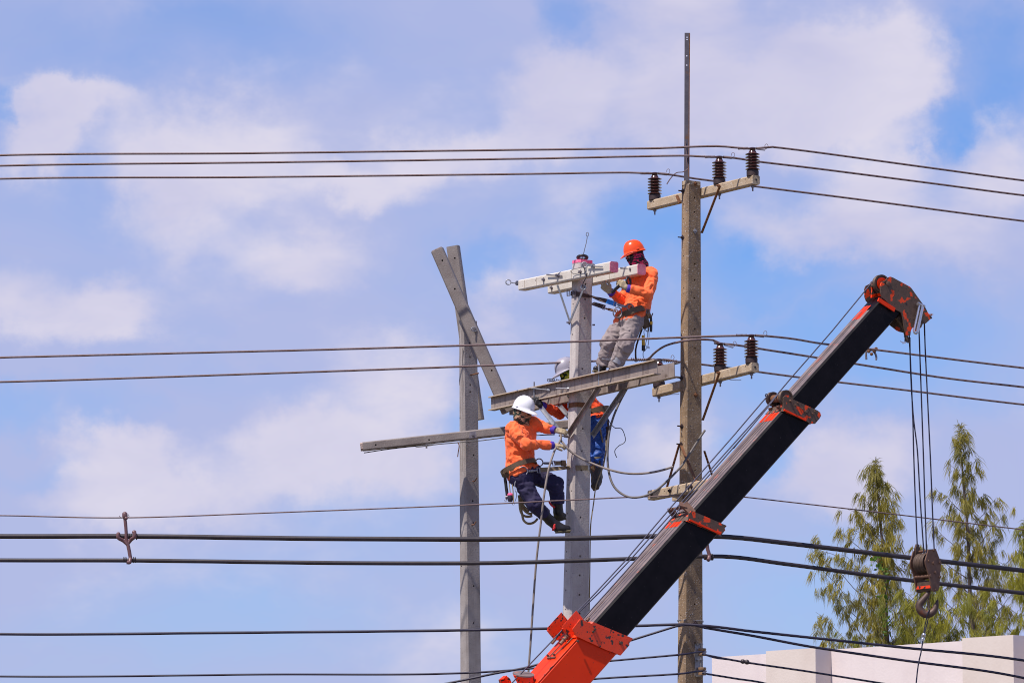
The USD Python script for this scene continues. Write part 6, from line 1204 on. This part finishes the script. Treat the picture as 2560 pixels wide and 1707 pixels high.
part(st, 'buckle', loop([J('Z1', 1212, 790, .09), J('Z1', 1228, 795, .09)], [J('Z1', 1218, 842, .09), J('Z1', 1200, 836, .09)], .006), 'galv', 40)
for x in (865, 925): part(st, 'buckle', loop([pn_('Z1', x, 652, .02), pn_('Z1', x + 22, 652, .02)], [pn_('Z1', x + 20, 708, .02), pn_('Z1', x + 2, 708, .02)], .008), 'bolt', 40)
part(st, 'snap_hook', MB().add(rod(J('Z1', 1345, 790, -.17), J('Z1', 1440, 812, -.25), .011), ring(J('Z1', 1365, 794, -.19), V(0, -1, .2), .020, .007, 14, 6, .7), rod(J('Z1', 1380, 800, -.2), J('Z1', 1425, 808, -.25), .017)), 'galv', 40)
part(st, 'snap_hook', MB().add(rod(J('Z1', 1232, 828, .08), J('Z1', 1325, 856, -.2), .011), rod(J('Z1', 1260, 835, 0), J('Z1', 1310, 848, -.15), .017), ring(J('Z1', 1335, 852, -.22), V(0, -1, .2), .018, .007, 14, 6)), 'rust', 40)
# what he holds and what hangs from his belt
pw = thing('ratchet_tool', 'black ratchet tool with a round head in the gloved hands under the crossarm', 'tool', J('P3', 560, 1060, Y1 - .42))
part(pw, 'handle', rod(J('P3', 395, 1180, Y1 - .30), J('P3', 545, 1045, Y1 - .40), .021, 12), 'blackp', 40)
part(pw, 'tool_head', MB().add(ring(J('P3', 715, 965, Y1 - .33), V(.9, -.6, .1), .048, .015, 20, 10, 1.1)), 'blackp', 60)
pl = thing('pliers', 'black and yellow handled pliers hanging from the belt behind the grey trousers', 'pliers', J('P4', 1160, 550, Y1 - .15))
part(pl, 'grip', tube(curve([J('P4', 1150, 250, Y1 - .15), J('P4', 1160, 400, Y1 - .15), J('P4', 1155, 545, Y1 - .15)], .02), [.011, .016, .016, .017, .017, .015, .014, .012][:len(curve([J('P4', 1150, 250, Y1 - .15), J('P4', 1160, 400, Y1 - .15), J('P4', 1155, 545, Y1 - .15)], .02))] if False else .016, 8), 'blackp', 60)
part(pl, 'grip_band', rod(J('P4', 1164, 345, Y1 - .155), J('P4', 1162, 405, Y1 - .155), .0185, 10), 'yellow', 40)
part(pl, 'jaw', tube(curve([J('P4', 1150, 260, Y1 - .15), J('P4', 1180, 215, Y1 - .15), J('P4', 1188, 180, Y1 - .15)], .01), .009, 6), 'bolt', 60)
sd_ = thing('screwdriver', 'yellow and black handled screwdriver dangling on a cord behind the grey trousers', 'screwdriver', J('P4', 1008, 915, Y1 - .15))
part(sd_, 'handle', rod(J('P4', 1005, 615, Y1 - .15), J('P4', 1008, 815, Y1 - .15), .021, 10), 'yellow', 40)
part(sd_, 'handle_end', rod(J('P4', 1008, 810, Y1 - .15), J('P4', 1008, 915, Y1 - .15), .0235, 10), 'blackp', 40)
part(sd_, 'cord', tube(curve([J('P4', 1085, 430, Y1 - .12), J('P4', 1022, 520, Y1 - .13), J('P4', 1030, 610, Y1 - .15)], .02), .0042, 5), 'blackcable', 60)
part(sd_, 'cord', tube(curve([J('P4', 1012, 915, Y1 - .15), J('P4', 1000, 980, Y1 - .15), J('P4', 1012, 1060, Y1 - .15)], .02), .0045, 5), 'blackcable', 60)
hkk = thing('hanging_wire', 'thin looped steel wire with small hooks dangling beside the screwdriver', 'wire', J('P4', 1100, 870, Y1 - .13))
part(hkk, 'wire', tube(curve([J('P4', 1095, 470, Y1 - .13), J('P4', 1085, 640, Y1 - .13), J('P4', 1050, 800, Y1 - .13), J('P4', 1085, 850, Y1 - .13), J('P4', 1125, 870, Y1 - .13), J('P4', 1118, 835, Y1 - .13), J('P4', 1085, 850, Y1 - .13), J('P4', 1030, 930, Y1 - .13)], .015), .0048, 5), 'bolt', 60)
part(hkk, 'wire', tube(curve([J('P4', 1100, 470, Y1 - .13), J('P4', 1118, 600, Y1 - .13), J('P4', 1112, 720, Y1 - .13), J('P4', 1095, 830, Y1 - .13)], .015), .0045, 5), 'bolt', 60)
part(hkk, 'snap', ring(J('P4', 1085, 490, Y1 - .13), V(0, -1, 0), .020, .007, 16, 6, 1.5), 'galv', 60)
ws = thing('work_lanyard', 'dark webbing lanyard hanging behind the grey trousers down to the beam', 'lanyard', J('P4', 850, 1100, Y1 - .05))
part(ws, 'webbing', band(np.array(curve([J('P4', 985, 480, Y1 - .03), J('P4', 900, 720, Y1 - .03), J('P4', 862, 850, Y1 - .04), J('P4', 855, 1000, Y1 - .05), J('P4', 860, 1080, Y1 - .06)], .05)), V(.2, -1, 0), .022, .005), 'strapd', False)
part(ws, 'hook', ring(J('P4', 862, 1100, Y1 - .06), V(0, -1, 0), .018, .006, 16, 6), 'bolt', 60)

# ---- lineman in the white helmet, hanging left of the new pole
Y2 = .08
S2 = dict(ground=0.0, head=J('P1', 512, 590, Y2 - .02), face=unit(V(.80, -.50, -.40)), up=unit(V(.20, -.06, 1)), neck=J('P1', 515, 785, Y2 + .02),
          shR=J('P1', 305, 880, Y2 - .12), elR=J('P1', 590, 1180, Y2 - .30), wrR=J('P1', 1110, 1200, Y2 - .12), shL=J('P1', 740, 770, Y2 + .16), elL=J('P1', 985, 860, Y2 + .10), wrL=J('P1', 1150, 905, Y2 + .06),
          chest=J('P1', 435, 1050, Y2 - .02), waist=J('P2', 375, 180, Y2), hipR=J('P2', 415, 350, Y2 - .10), hipL=J('P2', 600, 300, Y2 + .12),
          knR=J('P2', 780, 890, Y2 - .20), anR=J('P2', 1010, 1110, Y2 + .02), knL=J('P2', 1070, 500, Y2 + .05), anL=J('P2', 1110, 1000, Y2 + .12))
S2.update(knR=J('P2', 690, 850, Y2 - .16), anR=J('P2', 960, 1140, Y2 + .0))
S2.update(heelR=J('P2', 1100, 1300, Y2 + .0), toeR=J('P2', 1275, 1290, Y2 + .02), heelL=J('P2', 1090, 1090, Y2 + .16), toeL=J('P2', 1190, 1060, Y2 + .20), hatf=unit(V(.66, -.62, -.26)), hatu=unit(V(.14, -.10, 1)),
          hem=J('P2', 500, 300, Y2 - .1), hemn=unit(V(.48, 0, -1)), handR=(unit(V(1, .15, .05)), unit(V(0, -.6, 1)), unit(V(.3, -.5, .8)), .55, 1.08), handL=(unit(V(1, .12, -.10)), unit(V(0, -.8, .7)), unit(V(.2, .2, 1)), .35, 1.08))
p2t, i2 = person('lineman in a white helmet, orange shirt and navy trousers hanging left of the new pole', S2, dict(shirt='shirt', trousers='navy', boot='boot', hood='camo', hat='white_hat'), dict(fold=.024, fs=12, hat=1.08, tfold=.018, tfs=10, trouser_g=.022, hat_up=.062, boot=.062, cuff=.12, hood=.018))
part(p2t, 'inner_collar', lathe([(.060, 0), (.084, .0), (.080, .03), (.066, .034)], S2['neck'] - i2['up'] * .05, S2['neck'] + V(.0, 0, .05), 20), 'purple', 50)
hc = i2['hat']; hu = unit(S2['hatu']); hf = unit(S2['hatf'] - hu * np.dot(S2['hatf'], hu)); hr_ = np.cross(hf, hu)
part(p2t, 'chin_knob', ball(hc - hr_ * .0 + hr_ * -.12 - hf * .04 - hu * .02, .018), 'white_hat', 40)
bc2 = J('P2', 405, 205, Y2); bn2 = unit(V(-.40, 0.08, 1))
waist_band(p2t, bc2, bn2, .232, .272, V(1, -.3, .4), .062, .015, 'belt')
part(p2t, 'belt_pad', band(np.array([J('P2', 270, 300, Y2 - .19), J('P2', 330, 270, Y2 - .2), J('P2', 410, 245, Y2 - .2)]), V(-.1, -1, 0), .085, .02), 'belt', 40)
part(p2t, 'belt_ring', ring(J('P2', 480, 265, Y2 - .22), V(.1, -1, .1), .058, .008, 28, 8, .95), 'galv', 60)
part(p2t, 'belt_ring', ring(J('P2', 770, 110, Y2 + .1), V(.2, -1, .1), .048, .008, 26, 8, 1.0), 'bolt', 60)
part(p2t, 'belt_pouch', MB().add(bar(J('P2', 130, 280, Y2 - .12), J('P2', 250, 330, Y2 - .12), .10, .09, .02), bar(J('P2', 190, 300, Y2 - .12), J('P2', 210, 380, Y2 - .12), .07, .08, .02)), 'belt', 30)
for xa, ya, xb, yb in ((945, 800, 1040, 905),):
    part(p2t, 'trouser_lining', tube(curve([J('P2', 945, 800, Y2 + .0), J('P2', 980, 865, Y2 - .0), J('P2', 1045, 910, Y2 + .02)], .02), .012, 8), 'redcloth', 60)
part(p2t, 'boot_lace', MB().add(*[ball(J('P2', x, y, Y2 - .07), r__, 1) for x, y, r__ in ((1035, 1250, .018), (1025, 1290, .020), (1045, 1225, .014), (1015, 1310, .014), (1040, 1275, .018))]), 'redcloth', 40)
st = thing('positioning_strap', 'tan webbing safety strap buckled round the new pole below the white helmeted lineman', 'safety strap', J('Z2', 760, 1215, .1))
part(st, 'webbing', band(np.array([J('P2', 775, 248, Y2 - .14), J('P2', 960, 232, Y2 - .06), pn_('P2', 1260, 205, .016), pa_('Z2', 860, 1208, .014), pa_('Z2', 1005, 1210, .014), pa_('Z2', 1030, 1210, .02) ]), np.array([V(-.1, -1, 0), V(-.3, -1, 0), N + A * .2, A, A, A + V(.5, 0, 0)]), .058, .008), 'strapt', False)
part(st, 'webbing', band(np.array([J('P2', 1040, 125, Y2 + .16), J('P2', 1160, 122, Y2 + .28), J('P2', 1245, 122, Y2 + .40)]), V(-.3, -1, 0), .058, .008), 'strapt', False)
part(st, 'webbing_keeper', bar(J('P2', 1165, 122, Y2 + .27), J('P2', 1235, 122, Y2 + .36), .02, .075, .006), 'belt', False)
part(st, 'buckle', loop([J('P2', 730, 205, Y2 - .15), J('P2', 775, 205, Y2 - .15)], [J('P2', 785, 298, Y2 - .15), J('P2', 740, 290, Y2 - .15)], .008), 'galv', 40)
part(st, 'buckle', loop([J('P2', 1010, 85, Y2 + .14), J('P2', 1050, 85, Y2 + .14)], [J('P2', 1050, 168, Y2 + .14), J('P2', 1012, 168, Y2 + .14)], .008), 'galv', 40)
part(st, 'buckle', loop([pa_('Z2', 970, 1186, .03), pa_('Z2', 982, 1186, .03)], [pa_('Z2', 982, 1236, .03), pa_('Z2', 970, 1236, .03)], .007), 'galv', 40)
part(st, 'end_ring', ring(J('Z2', 1030, 1212, .42), V(.8, -.6, 0), .036, .007, 20, 6, 1.0), 'rust', 60)
part(st, 'snap_hook', MB().add(rod(J('P2', 560, 265, Y2 - .2), J('P2', 735, 255, Y2 - .15), .011), rod(J('P2', 570, 265, Y2 - .2), J('P2', 660, 260, Y2 - .17), .018)), 'galv', 40)
part(st, 'snap_hook', MB().add(rod(J('P2', 830, 125, Y2 + .1), J('P2', 1010, 126, Y2 + .14), .011), rod(J('P2', 860, 125, Y2 + .1), J('P2', 960, 126, Y2 + .12), .016)), 'bolt', 40)
# hanging from his belt
hm_ = thing('hammer', 'dark handled tool hanging from the belt left of the navy trousers', 'tool', J('P2', 195, 740, Y2 - .1))
part(hm_, 'handle', rod(J('P2', 155, 340, Y2 - .1), J('P2', 200, 700, Y2 - .1), .021, 10), 'blackp', 40)
part(hm_, 'tool_head', MB().add(rod(J('P2', 165, 735, Y2 - .1), J('P2', 215, 725, Y2 - .1), .026), ring(J('P2', 175, 785, Y2 - .1), V(0, -1, 0), .014, .004, 14, 6)), 'bolt', 40)
bd = thing('tape_pouch', 'small dark blue ball shaped pouch with a pink lid hanging from the belt', 'pouch', J('P2', 255, 810, Y2 - .14))
pcx = J('P2', 255, 745, Y2 - .14)
part(bd, 'pouch', lathe([(0, -.050), (.026, -.046), (.036, -.02), (.038, .01), (.034, .034), (0, .036)], pcx, pcx + V(.0, 0, 1), 18), 'bluecable', 60)
part(bd, 'lid', lathe([(0, .036), (.036, .035), (.034, .055), (.022, .064), (0, .066)], pcx, pcx + V(0, 0, 1), 18), 'hotpink', 60)
part(bd, 'cord', tube(curve([J('P2', 232, 350, Y2 - .12), J('P2', 240, 520, Y2 - .13), J('P2', 258, 670, Y2 - .14)], .02), .006, 6), 'rope', 60)
hk2 = thing('lanyard', 'pale thin lanyard with a small ring hanging in front of the navy trousers', 'cord', J('P2', 310, 850, Y2 - .18))
part(hk2, 'cord', tube(curve([J('P2', 395, 350, Y2 - .22), J('P2', 350, 430, Y2 - .22), J('P2', 335, 560, Y2 - .22), J('P2', 350, 640, Y2 - .22)], .02), .0055, 6), 'greyband', 60)
part(hk2, 'cord', tube(curve([J('P2', 290, 500, Y2 - .18), J('P2', 305, 650, Y2 - .18), J('P2', 315, 820, Y2 - .18)], .02), .008, 6), 'rope', 60)
part(hk2, 'cord', tube(curve([J('P2', 355, 620, Y2 - .18), J('P2', 365, 700, Y2 - .18), J('P2', 340, 800, Y2 - .18)], .02), .0045, 6), 'blackcable', 60)
part(hk2, 'ring', ring(J('P2', 306, 842, Y2 - .18), V(0, -1, 0), .015, .004, 14, 6), 'bolt', 60)
rp_ = thing('rope_coil', 'coil of tan rope hanging behind the navy trousers below the belt', 'rope', J('P2', 560, 1200, Y2 + .1))
for pts in ([(405, 690), (430, 830), (455, 980), (480, 1110), (530, 1180), (600, 1200), (670, 1180), (740, 1110)], [(415, 700), (425, 900), (450, 1010), (500, 1060), (560, 1075), (640, 1062)], [(430, 720), (450, 870), (510, 970), (570, 1015), (640, 1020)], [(420, 730), (470, 850), (530, 930), (580, 990)], [(410, 710), (470, 790), (540, 860)]):
    part(rp_, 'rope_turn', tube(curve([J('P2', x, y, Y2 + .06 + .0004 * (x - 400)) for x, y in pts], .02), .016, 8), 'rope', 60)

# ---- lineman behind the new pole in the milky helmet
Y3 = 1.15
S3 = dict(ground=0.0, head=J('Z2', 790, 300, Y3), face=unit(V(-.85, -.35, -.42)), up=unit(V(-.30, 0, 1)), neck=J('Z2', 845, 400, Y3 + .03),
          shL=J('Z2', 905, 480, Y3 - .15), shR=J('Z2', 830, 500, Y3 + .17), elR=J('Z2', 700, 680, Y3 + .05), wrR=J('Z2', 525, 600, Y3 - .35), elL=J('Z2', 880, 660, Y3 - .30), wrL=J('Z2', 850, 560, Y3 - .5),
          chest=J('Z2', 930, 560, Y3), waist=J('Z2', 1030, 660, Y3), hipL=J('Z2', 1062, 760, Y3 - .10), hipR=J('Z2', 1020, 750, Y3 + .10),
          knL=J('Z2', 1070, 1010, Y3 - .20), anL=J('Z2', 1055, 1225, Y3 - .28), knR=J('Z2', 850, 1000, Y3 + .02), anR=J('Z2', 900, 1210, Y3 - .1))
S3.update(heelL=J('Z2', 1078, 1300, Y3 - .28), toeL=J('Z2', 1050, 1390, Y3 - .50), heelR=J('Z2', 910, 1290, Y3 - .1), toeR=J('Z2', 880, 1380, Y3 - .3), hatf=unit(V(-.9, -.30, -.35)), hatu=unit(V(-.32, 0, 1)),
          hem=J('Z2', 1050, 735, Y3 - .1), hemn=unit(V(.25, 0, -1)), handR=(unit(V(-.7, -.3, .5)), unit(V(-.2, -1, .3)), unit(V(.2, 0, 1)), .8, 1.05), handL=(unit(V(-.6, -.3, .8)), unit(V(-.2, -1, 0)), unit(V(-.3, 0, 1)), .8, 1.0))
p3t, i3 = person('lineman in a milky helmet and blue trousers half hidden behind the new pole', S3, dict(shirt='shirt_dark', trousers='bluet', boot='bootbrown', hood='greencloth', hat='grey_hat', glove='blackp'), dict(fold=.024, fs=12, hat=1.12, tfold=.030, tfs=11, trouser_g=.020, hat_up=.05, boot=.080))
waist_band(p3t, J('Z2', 1045, 672, Y3), unit(V(-.25, 0, 1)), .20, .27, V(1, 0, .2), .07, .015, 'belt')
part(p3t, 'belt_pouch', bar(J('Z2', 1125, 645, Y3 - .1), J('Z2', 1165, 715, Y3 - .1), .08, .08, .02), 'belt', 30)
part(p3t, 'belt_clip', bar(J('Z2', 1045, 650, Y3 - .2), J('Z2', 1095, 662, Y3 - .2), .03, .03, .006), 'strapb', 30)
part(p3t, 'leg_strap', tube(curve([J('Z2', 1080, 690, Y3 - .22), J('Z2', 1095, 800, Y3 - .24), J('Z2', 1125, 960, Y3 - .3)], .03), .010, 6), 'strapt', 60)
bg = thing('tool_bag', 'long dark canvas tool bag hanging beside the blue trousers', 'tool bag', J('Z2', 1165, 960, Y3 - .1))
part(bg, 'bag', nets(lambda p: chain(p, [J('Z2', 1160, 740, Y3 - .1), J('Z2', 1165, 850, Y3 - .1), J('Z2', 1155, 950, Y3 - .1)], [.030, .042, .024]), *bounds(np.array([J('Z2', 1160, 740, Y3 - .1), J('Z2', 1155, 950, Y3 - .1)]), pad=.07), .008), 'strapd', True)
part(bg, 'bag_strap', tube(curve([J('Z2', 1160, 940, Y3 - .1), J('Z2', 1150, 1060, Y3 - .1), J('Z2', 1130, 1200, Y3 - .1)], .03), .011, 6), 'strapt', 60)
